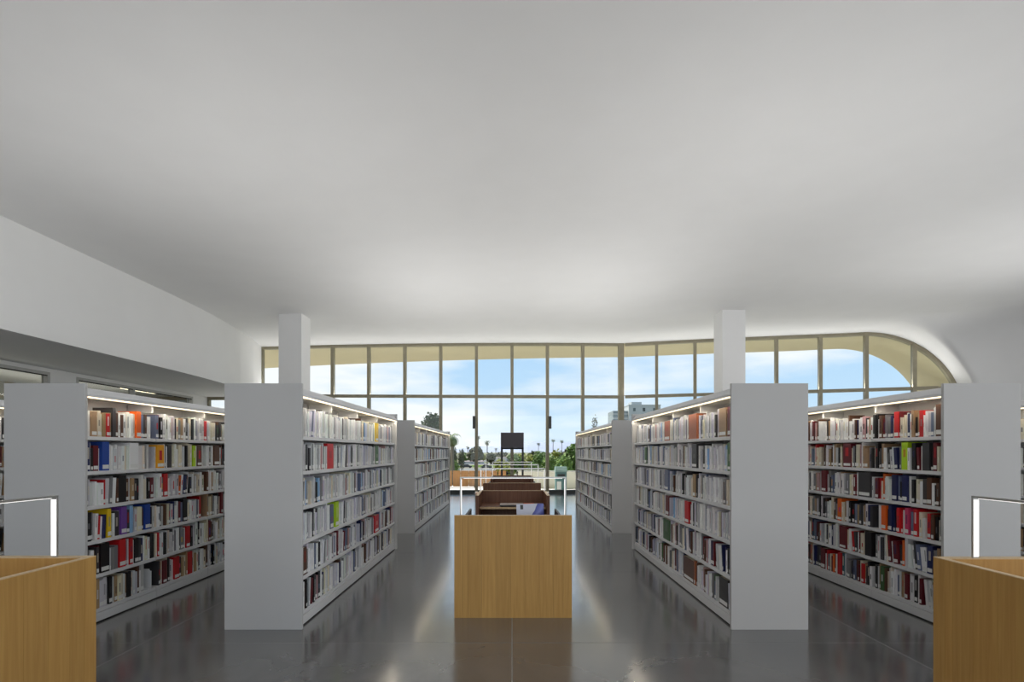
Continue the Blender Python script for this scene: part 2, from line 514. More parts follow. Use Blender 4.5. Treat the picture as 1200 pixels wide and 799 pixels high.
# main window: skewed section
def section(name, a, d2, knots, heads, zt, doors=()):
    """mullions, transom, panes along a plan line; a = origin, d2 = unit direction; knots = distances, heads = top z at each knot"""
    root = struct(empty(name, (a[0], a[1], 0)))
    nrm = Vector((-d2[1], d2[0]))
    def quad_box(nm, m, s0, s1, z0a, z0b, z1a, z1b, n0, n1):
        bm = bmesh.new()
        c = []
        for s, zl, zh in ((s0, z0a, z1a), (s1, z0b, z1b)):
            for n in (n0, n1):
                for z in (zl, zh):
                    c.append(bm.verts.new((d2[0] * s + nrm.x * n, d2[1] * s + nrm.y * n, z)))
        for q in ((0, 1, 3, 2), (4, 6, 7, 5), (0, 4, 5, 1), (2, 3, 7, 6), (0, 2, 6, 4), (1, 5, 7, 3)):
            bm.faces.new([c[i] for i in q])
        bmesh.ops.recalc_face_normals(bm, faces=bm.faces)
        return obj(nm, mesh_of(bm, nm, m), root)
    return root, quad_box
d1 = (O2 - WL).normalized(); L1 = (O2 - WL).length
root1, qb1 = section('window_1', WL, d1, None, None, 3.58)
tag(root1, 'tall glazed window wall with bronze mullions facing the terrace', kind='structure')
kn = [0.0] + [(1.31 * k - WL.x) / d1.x for k in range(-6, 3)] + [L1]
hd = [zc(WL.x + d1.x * s) for s in kn]
ZTR = 3.56
for i, s in enumerate(kn):
    w = 0.10 if i == len(kn) - 1 else 0.055
    qb1('mullion', BRONZE, s - w, s + w, 0.06, 0.06, hd[i], hd[i], -0.09, 0.09)
for i in range(len(kn) - 1):
    a, b = kn[i] + 0.055, kn[i + 1] - (0.10 if i == len(kn) - 2 else 0.055)
    qb1('head_rail', BRONZE, a, b, hd[i] - 0.085, hd[i + 1] - 0.085, hd[i] + .02, hd[i + 1] + .02, -0.08, 0.08)
    qb1('transom', BRONZE, a, b, ZTR - 0.045, ZTR - 0.045, ZTR + 0.045, ZTR + 0.045, -0.07, 0.07)
    qb1('sill', DARKMET, a, b, 0.0, 0.0, 0.12, 0.12, -0.09, 0.09)
    qb1('pane', GLASS, a, b, 0.12, 0.12, ZTR - 0.045, ZTR - 0.045, -0.006, 0.006)
    qb1('pane', GLASS, a, b, ZTR + 0.045, ZTR + 0.045, hd[i] - 0.085, hd[i + 1] - 0.085, -0.006, 0.006)
for k, sgn in ((-1, -1), (1, 1)):
    s = (1.31 * k - WL.x) / d1.x + sgn * 0.085
    qb1('door_closer_box', DARKMET, s - 0.05, s + 0.05, 2.38, 2.38, 2.84, 2.84, -0.16, -0.09)

# main window: angled section with arched end
root2, qb2 = section('window_2', O2, DIR, None, None, 3.58)
tag(root2, 'angled glazed window with bronze mullions ending in an arch', kind='structure')
kn2 = [0.10, 1.28, 2.60, 3.92, 5.24, 6.58, 7.92, 9.26]
def head2(s):
    if s <= ARC_C: return zc(O2.x + DIR.x * s)
    h = ARC_R ** 2 - (s - ARC_C) ** 2
    return ZTOP - ARC_R + math.sqrt(max(0, h))
for s in kn2[1:]:
    qb2('mullion', BRONZE, s - 0.055, s + 0.055, 0.06, 0.06, head2(s - 0.055), head2(s + 0.055), -0.09, 0.09)
ends = kn2 + [ARC_C + ARC_R - 0.0]
def arc_piece(nm, m, s0, s1, off0, off1, n0, n1, parent):
    """curved frame piece following the head between s0 and s1; off = inset range below the head"""
    bm = bmesh.new()
    N = 14
    rows = []
    for k in range(N + 1):
        s = s0 + (s1 - s0) * k / N
        zt = head2(s)
        row = []
        for o in (off0, off1):
            if s > ARC_C:
                a = math.atan2(zt - (ZTOP - ARC_R), s - ARC_C)
                ss, zz = s - o * math.cos(a), zt - o * math.sin(a)
            else:
                ss, zz = s, zt - o
            for n in (n0, n1):
                row.append(bm.verts.new((DIR.x * ss + NRM.x * n, DIR.y * ss + NRM.y * n, zz)))
        rows.append(row)
    for a, b in zip(rows, rows[1:]):
        for i, j in ((0, 1), (1, 3), (3, 2), (2, 0)):
            bm.faces.new((a[i], a[j], b[j], b[i]))
    for r in (rows[0], rows[-1]):
        bm.faces.new((r[0], r[1], r[3], r[2]))
    bmesh.ops.recalc_face_normals(bm, faces=bm.faces)
    return obj(nm, mesh_of(bm, nm, m), parent)
def pane2(s0, s1, z0, zfun):
    bm = bmesh.new()
    N = 16
    rows = []
    for k in range(N + 1):
        s = s0 + (s1 - s0) * k / N
        z1 = max(z0 + 0.002, zfun(s))
        rows.append([bm.verts.new((DIR.x * s + NRM.x * n, DIR.y * s + NRM.y * n, z)) for n, z in ((-.006, z0), (-.006, z1), (.006, z1), (.006, z0))])
    for a, b in zip(rows, rows[1:]):
        for i in range(4):
            j = (i + 1) % 4
            bm.faces.new((a[i], a[j], b[j], b[i]))
    bm.faces.new(rows[0]); bm.faces.new(rows[-1])
    bmesh.ops.recalc_face_normals(bm, faces=bm.faces)
    return obj('pane', mesh_of(bm, 'pane', GLASS), root2)
for a0, b0 in zip(ends, ends[1:]):
    a = a0 + 0.055; last = b0 > 10
    b = b0 - (0.11 if last else 0.055)
    if not last:
        arc_piece('head_rail', BRONZE, a, b, -0.02, 0.095, -0.08, 0.08, root2)
    else:
        arc_piece('head_rail', BRONZE, a, ARC_C + ARC_R - 0.0005, -0.02, 0.11, -0.08, 0.08, root2)
        qb2('jamb', BRONZE, ARC_C + ARC_R - 0.11, ARC_C + ARC_R + 0.02, 0.0, 0.0, ZTOP - ARC_R, ZTOP - ARC_R, -0.08, 0.08)
    qb2('transom', BRONZE, a, b, ZTR - 0.045, ZTR - 0.045, ZTR + 0.045, ZTR + 0.045, -0.07, 0.07) if not last else qb2('transom', BRONZE, a, ARC_C + math.sqrt(ARC_R ** 2 - (ZTR - (ZTOP - ARC_R)) ** 2) - 0.1, ZTR - 0.045, ZTR - 0.045, ZTR + 0.045, ZTR + 0.045, -0.07, 0.07)
    qb2('sill', DARKMET, a, b, 0, 0, 0.12, 0.12, -0.09, 0.09)
    if not last:
        pane2(a, b, 0.12, lambda s: ZTR - 0.045)
        pane2(a, b, ZTR + 0.045, lambda s: head2(s) - 0.09)
    else:
        pane2(a, b, 0.12, lambda s: min(ZTR - 0.045, head2(min(s + 0.11, ARC_C + ARC_R - 0.001)) ))
        pane2(a, ARC_C + math.sqrt(ARC_R ** 2 - (ZTR - (ZTOP - ARC_R)) ** 2) - 0.13, ZTR + 0.045, lambda s: head2(min(s + 0.07, ARC_C + ARC_R - 0.001)) - 0.06)

# slim rail with fill light added on both transoms, washing the ceiling by the glass
def transom_fill_light(a, d2, s0, s1, root, watt, qb):
    nrm = Vector((-d2[1], d2[0]))
    rail = qb('fill_light_rail', BRONZE, s0, s1, ZTR + 0.045, ZTR + 0.045, ZTR + 0.06, ZTR + 0.06, -0.085, -0.02)
    mid = (s0 + s1) / 2
    l = light('window_uplight', 'AREA', (d2[0] * mid - nrm.x * 0.055, d2[1] * mid - nrm.y * 0.055, ZTR + 0.068), (0, 0, 0), watt, (1, 0.99, 0.97), s1 - s0 - 0.05, 0.05)
    up = Vector((-nrm.x * 0.45, -nrm.y * 0.45, 1)).normalized()
    X = Vector((d2[0], d2[1], 0)); Z = -up; Y = Z.cross(X)
    l.rotation_euler = Matrix((X, Y, Z)).transposed().to_euler()
    l.parent = root
transom_fill_light(WL, d1, 0.1, L1 - 0.12, root1, TRANSOM_FILL_W, qb1)
transom_fill_light(O2, DIR, 0.12, 9.9, root2, TRANSOM_FILL_W * 0.9, qb2)

# columns
for (x0, lab) in ((-6.58, 'square white column near the dropped soffit'), (5.93, 'square white column near the arched window')):
    o = box('column', WHITE, (x0, x0 + 0.65, 14.55, 15.17, 0, zc(x0 + .3) + 0.1), None, 0.006)
    tag(o, lab, kind='structure')

# outside canopy: cream soffit and arched shell following the facade
def canopy():
    bm = bmesh.new()
    OV = 2.7
    # flat part (underside z = head), as thick slab
    pts = [(-12.0, WL.y + 0.05), (WL.x, WL.y + 0.09), (O2.x, O2.y + 0.09), fac(ARC_C, 0.09), fac(ARC_C, OV), fac(0, OV), (-12.0, 23.05)]
    f = bm.faces.new([bm.verts.new((x, y, 0)) for x, y in pts])
    for k in range(-11, 12):
        bmesh.ops.bisect_plane(bm, geom=list(bm.verts) + list(bm.edges) + list(bm.faces), plane_co=(k, 0, 0), plane_no=(1, 0, 0))
    for v in bm.verts:
        v.co.z = zc(v.co.x) - 0.02
    g = bmesh.ops.extrude_face_region(bm, geom=list(bm.faces))
    for v in [x for x in g['geom'] if isinstance(x, bmesh.types.BMVert)]:
        v.co.z += 0.6
    # arched end
    N = 24
    prof = []
    for k in range(N + 1):
        a = PI / 2 * (1 - k / N)
        prof.append((ARC_C + ARC_R * math.cos(a), ZTOP - 0.02 - ARC_R + ARC_R * math.sin(a)))
    prof.append((ARC_C + ARC_R, -5.0))
    oprof = [(ARC_C + (ARC_R + .6) * math.cos(PI / 2 * (1 - k / N)), ZTOP - 0.02 - ARC_R + (ARC_R + .6) * math.sin(PI / 2 * (1 - k / N))) for k in range(N + 1)] + [(ARC_C + ARC_R + .6, -5.0)]
    rings = []
    for (s, z), (so, zo) in zip(prof, oprof):
        rings.append([bm.verts.new((*fac(ss, n), zz)) for ss, zz, n in ((s, z, 0.09), (s, z, OV), (so, zo, OV), (so, zo, 0.09))])
    for a, b in zip(rings, rings[1:]):
        for i in range(4):
            j = (i + 1) % 4
            bm.faces.new((a[i], a[j], b[j], b[i]))
    bm.faces.new(rings[0]); bm.faces.new(rings[-1])
    bmesh.ops.recalc_face_normals(bm, faces=bm.faces)
    struct(obj('canopy', mesh_of(bm, 'canopy', CREAM)), 'cream painted arched canopy outside the window')
canopy()

# ================================================================== BOOKCASES
ROWZ = [1.675, 1.365, 1.055, 0.745, 0.435, 0.125]
ROWN = ['top', 'second', 'third', 'fourth', 'fifth', 'bottom']
BAY = 0.914
BC = {}
def bookcase(key, x0, x1, y0, bays, label, sides):
    cx = (x0 + x1) / 2; w = x1 - x0; L = bays * BAY + 0.06
    r = empty('bookcase', (cx, y0, 0))
    tag(r, label, 'bookcase', 'double sided white bookcases')
    hw = w / 2
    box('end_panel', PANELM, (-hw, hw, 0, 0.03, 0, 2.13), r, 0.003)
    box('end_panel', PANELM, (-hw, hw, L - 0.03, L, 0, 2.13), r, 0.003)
    me_back = box_me('back_panel', SHELFM, -0.012, 0.012, 0.002, BAY - 0.002, 0.1, 2.03)
    sd = hw - 0.035 - 0.013
    bm = bmesh.new()
    bbox(bm, 0, sd, 0.004, BAY - 0.004, -0.018, 0)
    bbox(bm, sd - 0.012, sd, 0.004, BAY - 0.004, -0.032, -0.018)
    me_sh = mesh_of(bm, 'shelf', SHELFM)
    me_up = box_me('upright', SHELFM, -0.025, 0.025, -0.015, 0.015, 0.0, 2.03)
    bm = bmesh.new()
    bbox(bm, 0.03, hw - 0.075, -0.014, 0.014, 1.945, 2.03)
    me_br = mesh_of(bm, 'canopy_bracket', SHELFM)
    me_ki = box_me('kick_plate', SHELFM, hw - 0.05, hw - 0.03, 0.003, BAY - 0.003, 0.014, 0.088)
    for b in range(bays):
        obj('back_panel', me_back, r, (0, 0.03 + b * BAY, 0))
        for sg in (1, -1):
            k = obj('kick_plate', me_ki, r, (0, 0.03 + b * BAY + (BAY if sg < 0 else 0), 0))
            if sg < 0: k.rotation_euler.z = PI
            for z in ROWZ:
                s = obj('shelf', me_sh, r, (sg * 0.013, 0.03 + b * BAY + (BAY if sg < 0 else 0), z))
                if sg < 0: s.rotation_euler.z = PI
    for b in range(bays + 1):
        yy = 0.03 + b * BAY + (0.016 if b == 0 else -0.016 if b == bays else 0)
        obj('upright', me_up, r, (0, yy, 0))
        for sg in (1, -1):
            k = obj('canopy_bracket', me_br, r, (0, yy, 0))
            if sg < 0: k.rotation_euler.z = PI
    box('base_shadow_core', DARKGAP, (-hw + 0.06, hw - 0.06, 0.03, L - 0.03, 0, 0.093), r)  # black core paints the shadow gaps above and below the kick plate
    # canopy: folded sheet with sloped fascias, warm LED under each lip
    bm = bmesh.new()
    prof = [(-hw + 0.004, 2.02), (-hw + 0.004, 2.045), (-hw + 0.05, 2.10), (hw - 0.05, 2.10), (hw - 0.004, 2.045), (hw - 0.004, 2.02), (hw - 0.02, 2.02), (hw - 0.02, 2.03), (-hw + 0.02, 2.03), (-hw + 0.02, 2.02)]
    A = [bm.verts.new((x, 0.03, z)) for x, z in prof]; B = [bm.verts.new((x, L - 0.03, z)) for x, z in prof]
    for i in range(len(prof)):
        j = (i + 1) % len(prof)
        bm.faces.new((A[i], A[j], B[j], B[i]))
    bm.faces.new(A); bm.faces.new(B)
    bmesh.ops.recalc_face_normals(bm, faces=bm.faces)
    can = obj('top_canopy', mesh_of(bm, 'top_canopy', SHELFM), r)
    for sg in sides:
        xa, xb = (hw - 0.019, hw - 0.006)
        if sg < 0: xa, xb = -xb, -xa
        box('led_strip', LEDW, (xa, xb, 0.035, L - 0.035, 2.010, 2.0195), can)
        ll = light('bookcase_canopy_light', 'AREA', (sg * (hw - 0.0125), L / 2, 2.008), (0, 0, 0), CANOPY_W * (0.35 if key in ('FL', 'FR') else 1.0), (1, 0.9, 0.74), 0.012, L - 0.08)
        ll.parent = r
    # linear fill light added for the ceiling, hidden behind the canopy edge
    up = box('fill_light_trough', SHELFM, (-0.16, 0.16, 0.15, L - 0.15, 2.10, 2.12), r)
    box('fill_light_lens', FILLLENS, (-0.13, 0.13, 0.2, L - 0.2, 2.12, 2.124), up)
    la = light('bookcase_fill_light', 'AREA', (0, L / 2, 2.13), (PI, 0, 0), CEILING_FILL_W[key], (1, 0.985, 0.96), 0.24, L - 0.4)
    la.parent = r
    BC[key] = (x0, x1, y0, bays)
    return r
bookcase('IL', -2.485, -1.815, 4.46, 4, 'white bookcase of pale books between the side carrel by the soffit and the carrel row', (1,))
bookcase('IR', 1.895, 2.56, 4.46, 4, 'white bookcase of pale books between the arched-window side carrel and the carrel row', (-1,))
bookcase('OL', -4.39, -3.69, 4.46, 4, 'white bookcase with colourful mixed books behind the side carrel nearest the strip windows', (1,))
bookcase('OR', 3.73, 4.395, 4.46, 4, 'white bookcase with red and dark mixed books below the arched window', (-1,))
bookcase('FL', -2.50, -1.83, 9.70, 6, 'long white bookcase of pale books close to the window wall, on the wood fence side', (1,))
bookcase('FR', 1.876, 2.54, 9.70, 6, 'long white bookcase of pale books close to the window wall, on the teal bin side', (-1,))
bookcase('TL', -6.26, -5.575, 4.46, 4, 'white bookcase directly beside the strip-window wall, mostly hidden by another bookcase', (1,))
bookcase('TR', 5.60, 6.27, 4.46, 4, 'white bookcase beside the plain side wall, mostly hidden by another bookcase', (-1,))

bookcase('SR', 8.0, 8.67, 8.2, 4, 'unseen white bookcase added to carry a fill light beside the hidden side-wall bookcase', (-1,))  # out of view, added only to carry its ceiling light
bookcase('QR', 10.4, 11.07, 8.2, 4, 'unseen white bookcase added to carry a fill light near the arched-window wall', (-1,))  # second unseen bookcase added for its light on ceiling and wall

# ---------------------------------------------------------------- books
def c8(r, g, b):
    return tuple((v / 255) ** 2.2 for v in (r, g, b))
NAMED = {
    'white': c8(240, 240, 238), 'ivory': c8(224, 214, 192), 'pale grey': c8(208, 208, 210), 'pale lavender': c8(208, 206, 220),
    'grey': c8(130, 130, 132), 'charcoal': c8(62, 60, 62), 'black': c8(28, 26, 28), 'brown': c8(92, 62, 46), 'tan': c8(168, 138, 104),
    'maroon': c8(104, 30, 38), 'red': c8(196, 34, 38), 'orange': c8(236, 104, 34), 'yellow': c8(236, 196, 40), 'amber': c8(240, 166, 30),
    'green': c8(70, 104, 62), 'lime green': c8(178, 214, 40), 'teal': c8(58, 112, 122), 'blue': c8(40, 74, 160), 'navy blue': c8(34, 40, 84),
    'light blue': c8(140, 180, 220), 'purple': c8(118, 74, 160), 'pink': c8(214, 70, 110), 'rust': c8(170, 98, 66), 'slate blue': c8(104, 114, 140), 'dusty pink': c8(190, 150, 150),
}
PAL_PALE = [('white', 34), ('pale grey', 26), ('pale lavender', 15), ('grey', 9), ('ivory', 7), ('slate blue', 4), ('charcoal', 5), ('brown', 2), ('maroon', 1), ('dusty pink', 2), ('black', 2), ('light blue', 2)]
PAL_PALELOW = [('white', 26), ('pale grey', 20), ('pale lavender', 13), ('grey', 14), ('ivory', 6), ('slate blue', 8), ('charcoal', 9), ('brown', 5), ('maroon', 4), ('dusty pink', 6), ('black', 3), ('navy blue', 3), ('green', 1)]
PAL_MIX_L = [('white', 30), ('ivory', 15), ('pale grey', 19), ('grey', 11), ('charcoal', 8), ('black', 7), ('brown', 5), ('tan', 6), ('maroon', 3), ('red', 1.5), ('slate blue', 4), ('navy blue', 3), ('orange', 1), ('green', 1)]
PAL_MIX_R = [('white', 25), ('ivory', 13), ('pale grey', 15), ('grey', 10), ('charcoal', 10), ('black', 8), ('brown', 9), ('tan', 7), ('maroon', 6), ('red', 1.5), ('slate blue', 4), ('navy blue', 4), ('orange', 1), ('teal', 2), ('dusty pink', 3)]
def pick(pal):
    t = rnd.random() * sum(w for _, w in pal)
    for n, w in pal:
        t -= w
        if t <= 0: return n
    return pal[-1][0]
# books that stand out in the photograph: (case, row, px from, px to, colour, relative height)
SPOT = [
    ('OL', 0, 161, 168, 'orange', .27), ('OL', 0, 126, 131, 'red', .22), ('OL', 0, 133, 138, 'charcoal', .28), ('OL', 0, 240, 246, 'red', .24),
    ('OL', 1, 101, 108, 'navy blue', .27), ('OL', 1, 120, 132, 'blue', .27), ('OL', 1, 153, 167, 'white', .265), ('OL', 1, 185, 196, 'amber', .25), ('OL', 1, 198, 203, 'charcoal', .25), ('OL', 1, 227, 231, 'lime green', .25),
    ('OL', 1, 232, 239, 'brown', .26), ('OL', 1, 252, 260, 'brown', .26), ('OL', 2, 177, 182, 'maroon', .22), ('OL', 2, 193, 199, 'red', .25), ('OL', 2, 140, 152, 'black', .26), ('OL', 2, 100, 104, 'charcoal', .26),
    ('OL', 3, 100, 110, 'black', .26), ('OL', 3, 127, 131, 'yellow', .27), ('OL', 3, 143, 152, 'purple', .27), ('OL', 3, 153, 158, 'light blue', .27), ('OL', 3, 171, 179, 'blue', .26), ('OL', 3, 216, 222, 'black', .26),
    ('OL', 4, 119, 133, 'black', .27), ('OL', 4, 141, 151, 'red', .27), ('OL', 4, 153, 158, 'red', .26), ('OL', 4, 159, 165, 'black', .25), ('OL', 4, 193, 197, 'black', .24), ('OL', 4, 219, 225, 'red', .25),
    ('OL', 5, 150, 156, 'black', .25), ('OL', 5, 192, 198, 'maroon', .25), ('OL', 5, 206, 213, 'red', .25), ('OL', 5, 221, 228, 'red', .26),
    ('OR', 0, 1045, 1052, 'red', .26), ('OR', 0, 1075, 1081, 'red', .25), ('OR', 0, 1093, 1104, 'brown', .30), ('OR', 0, 1020, 1024, 'charcoal', .25),
    ('OR', 1, 984, 996, 'maroon', .27), ('OR', 1, 1053, 1062, 'lime green', .27), ('OR', 1, 1066, 1073, 'black', .26), ('OR', 1, 1077, 1088, 'charcoal', .26), ('OR', 1, 1091, 1097, 'maroon', .26),
    ('OR', 2, 960, 967, 'maroon', .26), ('OR', 2, 1000, 1019, 'charcoal', .27), ('OR', 2, 1042, 1050, 'navy blue', .26), ('OR', 2, 1054, 1061, 'navy blue', .26), ('OR', 2, 1083, 1090, 'brown', .25),
    ('OR', 3, 979, 985, 'orange', .26), ('OR', 3, 1030, 1037, 'orange', .25), ('OR', 3, 1039, 1044, 'navy blue', .27), ('OR', 3, 1058, 1064, 'pink', .26), ('OR', 3, 1068, 1074, 'red', .26), ('OR', 3, 1050, 1053, 'red', .25),
    ('OR', 4, 1010, 1021, 'black', .26), ('OR', 4, 1083, 1091, 'navy blue', .26), ('OR', 4, 956, 963, 'teal', .24), ('OR', 4, 980, 990, 'maroon', .26),
    ('OR', 5, 979, 985, 'red', .26), ('OR', 5, 958, 966, 'maroon', .25), ('OR', 5, 1031, 1035, 'green', .25), ('OR', 5, 1058, 1062, 'maroon', .25),
    ('IL', 1, 384.5, 394, 'red', .26), ('IL', 0, 441, 445, 'yellow', .26), ('IL', 3, 394, 399, 'lime green', .27), ('IL', 3, 388, 393, 'slate blue', .25), ('IL', 5, 420, 430, 'red', .26),
    ('IL', 1, 441, 445, 'green', .26), ('IL', 4, 440, 446, 'red', .24), ('IL', 4, 356, 362, 'brown', .25), ('IL', 2, 357, 360, 'maroon', .25),
    ('IR', 0, 776, 784, 'rust', .25), ('IR', 0, 803, 816, 'rust', .27), ('IR', 0, 839, 850, 'tan', .27), ('IR', 0, 850, 856, 'maroon', .27), ('IR', 1, 808, 816, 'charcoal', .26), ('IR', 2, 777, 782, 'slate blue', .26),
    ('IR', 2, 810, 814, 'tan', .25), ('IR', 1, 754, 757, 'green', .24), ('IR', 5, 796, 812, 'brown', .25), ('IR', 5, 838, 853, 'charcoal', .26), ('IR', 5, 812, 814, 'rust', .26), ('IR', 4, 774, 784, 'green', .26),
    ('IR', 3, 800, 806, 'red', .25), ('IR', 3, 778, 783, 'maroon', .25), ('IR', 1, 850, 856, 'green', .26),
]
GAPS = [('OL', 5, 170, 187)]
books = []
def fill(key, sg, rows, bays, pal_of, tmin, tmax, full=0.97):
    x0, x1, y0, nb = BC[key]
    xf = x1 - 0.035 if sg > 0 else x0 + 0.035      # shelf front edge
    for r in rows:
        sp = []
        for (k, rr, pa, pb, c, h) in SPOT:
            if k == key and rr == r:
                ya, yb = abs(xf) * F_PX / abs(600 - pa), abs(xf) * F_PX / abs(600 - pb)
                sp.append((min(ya, yb), max(ya, yb), c, h))
        gp = []
        for (k, rr, pa, pb) in GAPS:
            if k == key and rr == r:
                ya, yb = abs(xf) * F_PX / abs(600 - pa), abs(xf) * F_PX / abs(600 - pb)
                gp.append((min(ya, yb), max(ya, yb)))
        sp.sort()
        for b in bays:
            ya = y0 + 0.03 + b * BAY + 0.012; ye = ya + BAY - 0.024
            if b == 0: ya += 0.025
            if b == nb - 1: ye -= 0.025
            y = ya
            base_h = rnd.uniform(0.215, 0.245)
            stop = ye - (rnd.uniform(0.0, 0.10) if rnd.random() < 0.35 else 0)
            lean = 0.0; leanleft = 0; hang = 0.0
            while y < stop - 0.012:
                t = rnd.uniform(tmin, tmax) * (1.5 if rnd.random() < 0.10 else 1)
                c = pick(pal_of(r)); h = min(0.275, max(0.17, rnd.gauss(base_h, 0.018)))
                big = False
                for (s0, s1, cc, hh) in sp:
                    if s0 - 0.012 <= y < s0 + 0.02:
                        t = (s1 - y) * (0.72 if s1 - y > 0.05 else 1.0); c = cc; h = hh * 0.98; big = True
                        break
                    if y < s0 < y + t:
                        t = max(0.014, s0 - y - 0.001)
                        break
                if y + t > ye: t = ye - y
                if t < 0.010:
                    y += 0.008
                    continue
                if hang and (big or leanleft == 0):
                    y += hang; hang = 0.0; leanleft = 0
                    continue
                skip = any(g0 <= y < g1 for g0, g1 in gp)
                if skip:
                    y = [g1 for g0, g1 in gp if g0 <= y < g1][0] + 0.004
                    continue
                h = min(h, 0.283)
                dep = rnd.uniform(0.15, 0.20) if not big else 0.19
                setb = rnd.uniform(0.006, 0.03) if not big else 0.006
                # a short leaning run now and then
                if leanleft == 0 and not big and rnd.random() < 0.03 and y + 0.25 < stop:
                    lean = rnd.uniform(0.05, 0.14); leanleft = rnd.randint(2, 5)
                ln = 0.0
                if leanleft > 0 and not big and 0.285 * math.sin(lean) + t * 1.03 < ye - y - 0.03:
                    ln = lean; leanleft -= 1; hang = max(hang - t, h * math.sin(lean) + 0.003)
                elif leanleft > 0:
                    leanleft = 0
                    if hang:
                        y += hang; hang = 0.0
                        continue
                books.append(dict(key=key, sg=sg, row=r, bay=b, y=y + 0.0006, t=t - 0.0012, h=h, d=dep, xf=xf - sg * setb, z=ROWZ[r] + 0.0006, c=c, lean=ln, big=big))
                y += t / math.cos(ln) + (0.0012 if ln else 0) + (rnd.uniform(0.002, 0.006) if rnd.random() < 0.1 else 0)
            # end of bay
PL = lambda r: PAL_PALE if r < 4 else PAL_PALELOW
fill('OL', 1, range(6), range(0, 3), lambda r: PAL_MIX_L, 0.021, 0.041)
fill('OR', -1, range(6), range(0, 3), lambda r: PAL_MIX_R, 0.021, 0.041)
fill('IL', 1, range(6), range(4), PL, 0.018, 0.036)
fill('IR', -1, range(6), range(4), PL, 0.018, 0.036)
fill('FL', 1, range(6), range(6), lambda r: PAL_PALE, 0.03, 0.055)
fill('FR', -1, range(6), range(6), lambda r: PAL_PALE, 0.03, 0.055)
fill('TL', 1, range(6), range(0, 3), lambda r: PAL_MIX_L, 0.03, 0.05)
fill('TR', -1, range(6), range(0, 3), lambda r: PAL_MIX_R, 0.03, 0.05)

fill('SR', -1, range(6), range(4), lambda r: PAL_MIX_R, 0.03, 0.05)
fill('QR', -1, range(6), range(4), lambda r: PAL_MIX_R, 0.03, 0.05)

# unit meshes for single books: x = depth (0 spine .. 1 fore edge), y = thickness, z = height
def unit_cover():
    bm = bmesh.new()
    # three boards: spine and two covers
    bbox(bm, 0, 0.03, 0, 1, 0, 1)
    bbox(bm, 0.03, 1, 0, 0.10, 0, 1)
    bbox(bm, 0.03, 1, 0.90, 1, 0, 1)
    return mesh_of(bm, 'book_cover', BOOKOBJ)
ME_COVER = unit_cover()
ME_PAGES = box_me('page_block', PAPER, 0.035, 0.97, 0.11, 0.89, 0.012, 0.985)
ME_LABEL = box_me('spine_label', LABELM, -0.005, -0.0005, 0.06, 0.94, 0.06, 0.20)
ME_BAND = box_me('title_band', BOOKOBJ, -0.005, -0.0005, 0.30, 0.70, 0.0, 1.0)
SIDEN = {'OL': 'strip-window bookcase', 'OR': 'arched-window bookcase'}
def jitter(c, a=0.12):
    k = 1 + rnd.uniform(-a, a)
    return tuple(min(0.9, max(0.004, v * k * (1 + rnd.uniform(-0.04, 0.04)))) for v in c)
singles = [b for b in books if b['key'] in ('OL', 'OR') and b['bay'] == 0]
rest = [b for b in books if not (b['key'] in ('OL', 'OR') and b['bay'] == 0)]
def bandcol(c):
    return rnd.choice([NAMED['white'], NAMED['black'], NAMED['red'], NAMED['navy blue'], NAMED['ivory'], NAMED['grey'], NAMED['charcoal']])
for b in singles:
    o = bpy.data.objects.new('book', ME_COVER)
    COL.objects.link(o)
    sg = b['sg']
    # spine faces the aisle: local +x points away from the aisle
    Mx = Matrix.Translation((b['xf'], b['y'] + (b['t'] if sg > 0 else 0), b['z'])) @ Matrix.Rotation(PI if sg > 0 else 0, 4, 'Z')
    if b['lean']:
        # rest on the lower edge while leaning towards larger y
        Mx = Matrix.Translation((b['xf'], b['y'] + b['t'] / max(.5, math.cos(b['lean'])) , b['z'])) @ Matrix.Rotation(-b['lean'], 4, 'X') @ Matrix.Translation((0, 0 if sg > 0 else -b['t'], 0)) @ Matrix.Rotation(PI if sg > 0 else 0, 4, 'Z')
    o.matrix_world = Mx @ Matrix.Diagonal((b['d'], b['t'], b['h'], 1))
    c = jitter(NAMED[b['c']])
    o.color = (*c, 1)
    size = 'thick' if b['t'] > 0.043 else 'slim' if b['t'] < 0.026 else ''
    tall = 'tall' if b['h'] > 0.25 else 'short' if b['h'] < 0.215 else ''
    adj = ' '.join(x for x in ('leaning' if b['lean'] else '', size, tall, b['c']) if x)
    band = rnd.random() < 0.42
    bc = bandcol(b['c'])
    bname = [k for k, v in NAMED.items() if v == bc][0]
    band = band and bname != b['c']
    where = 'end-bay %s shelf of the %s' % (ROWN[b['row']], SIDEN[b['key']])
    b['lab'] = '%s book%s, %s' % (adj, ' with %s band' % bname if band else '', where)
    k = singles.index(b)
    nb_ = [singles[j]['c'] for j in (k - 1, k + 1) if 0 <= j < len(singles) and singles[j]['row'] == b['row'] and singles[j]['key'] == b['key']]
    b['alt'] = '%s book between %s, %s' % (adj, ' and '.join(nb_), where) if len(nb_) == 2 else '%s book at the row end, %s' % (adj, where)
    b['obj'] = o
    tag(o, b['lab'], 'book', 'books on the %s shelf in the end bay of the %s' % (ROWN[b['row']], SIDEN[b['key']]))
    obj('page_block', ME_PAGES, o)
    if rnd.random() < 0.8:
        obj('spine_label', ME_LABEL, o)
    if band:
        t = obj('title_band', ME_BAND, o)
        z0 = rnd.uniform(0.30, 0.48); t.location.z = z0; t.scale.z = rnd.uniform(0.18, 0.46)
        t.color = (*[0.6 * u + 0.4 * v for u, v in zip(bc, c)], 1)

seen = {}
for b in singles:
    seen.setdefault(b['lab'], []).append(b)
for l_, bb in seen.items():
    if len(bb) > 1:
        for b in bb:
            if len(b['alt'].replace('-', '-').split()) <= 16:
                b['obj']['label'] = b['alt']
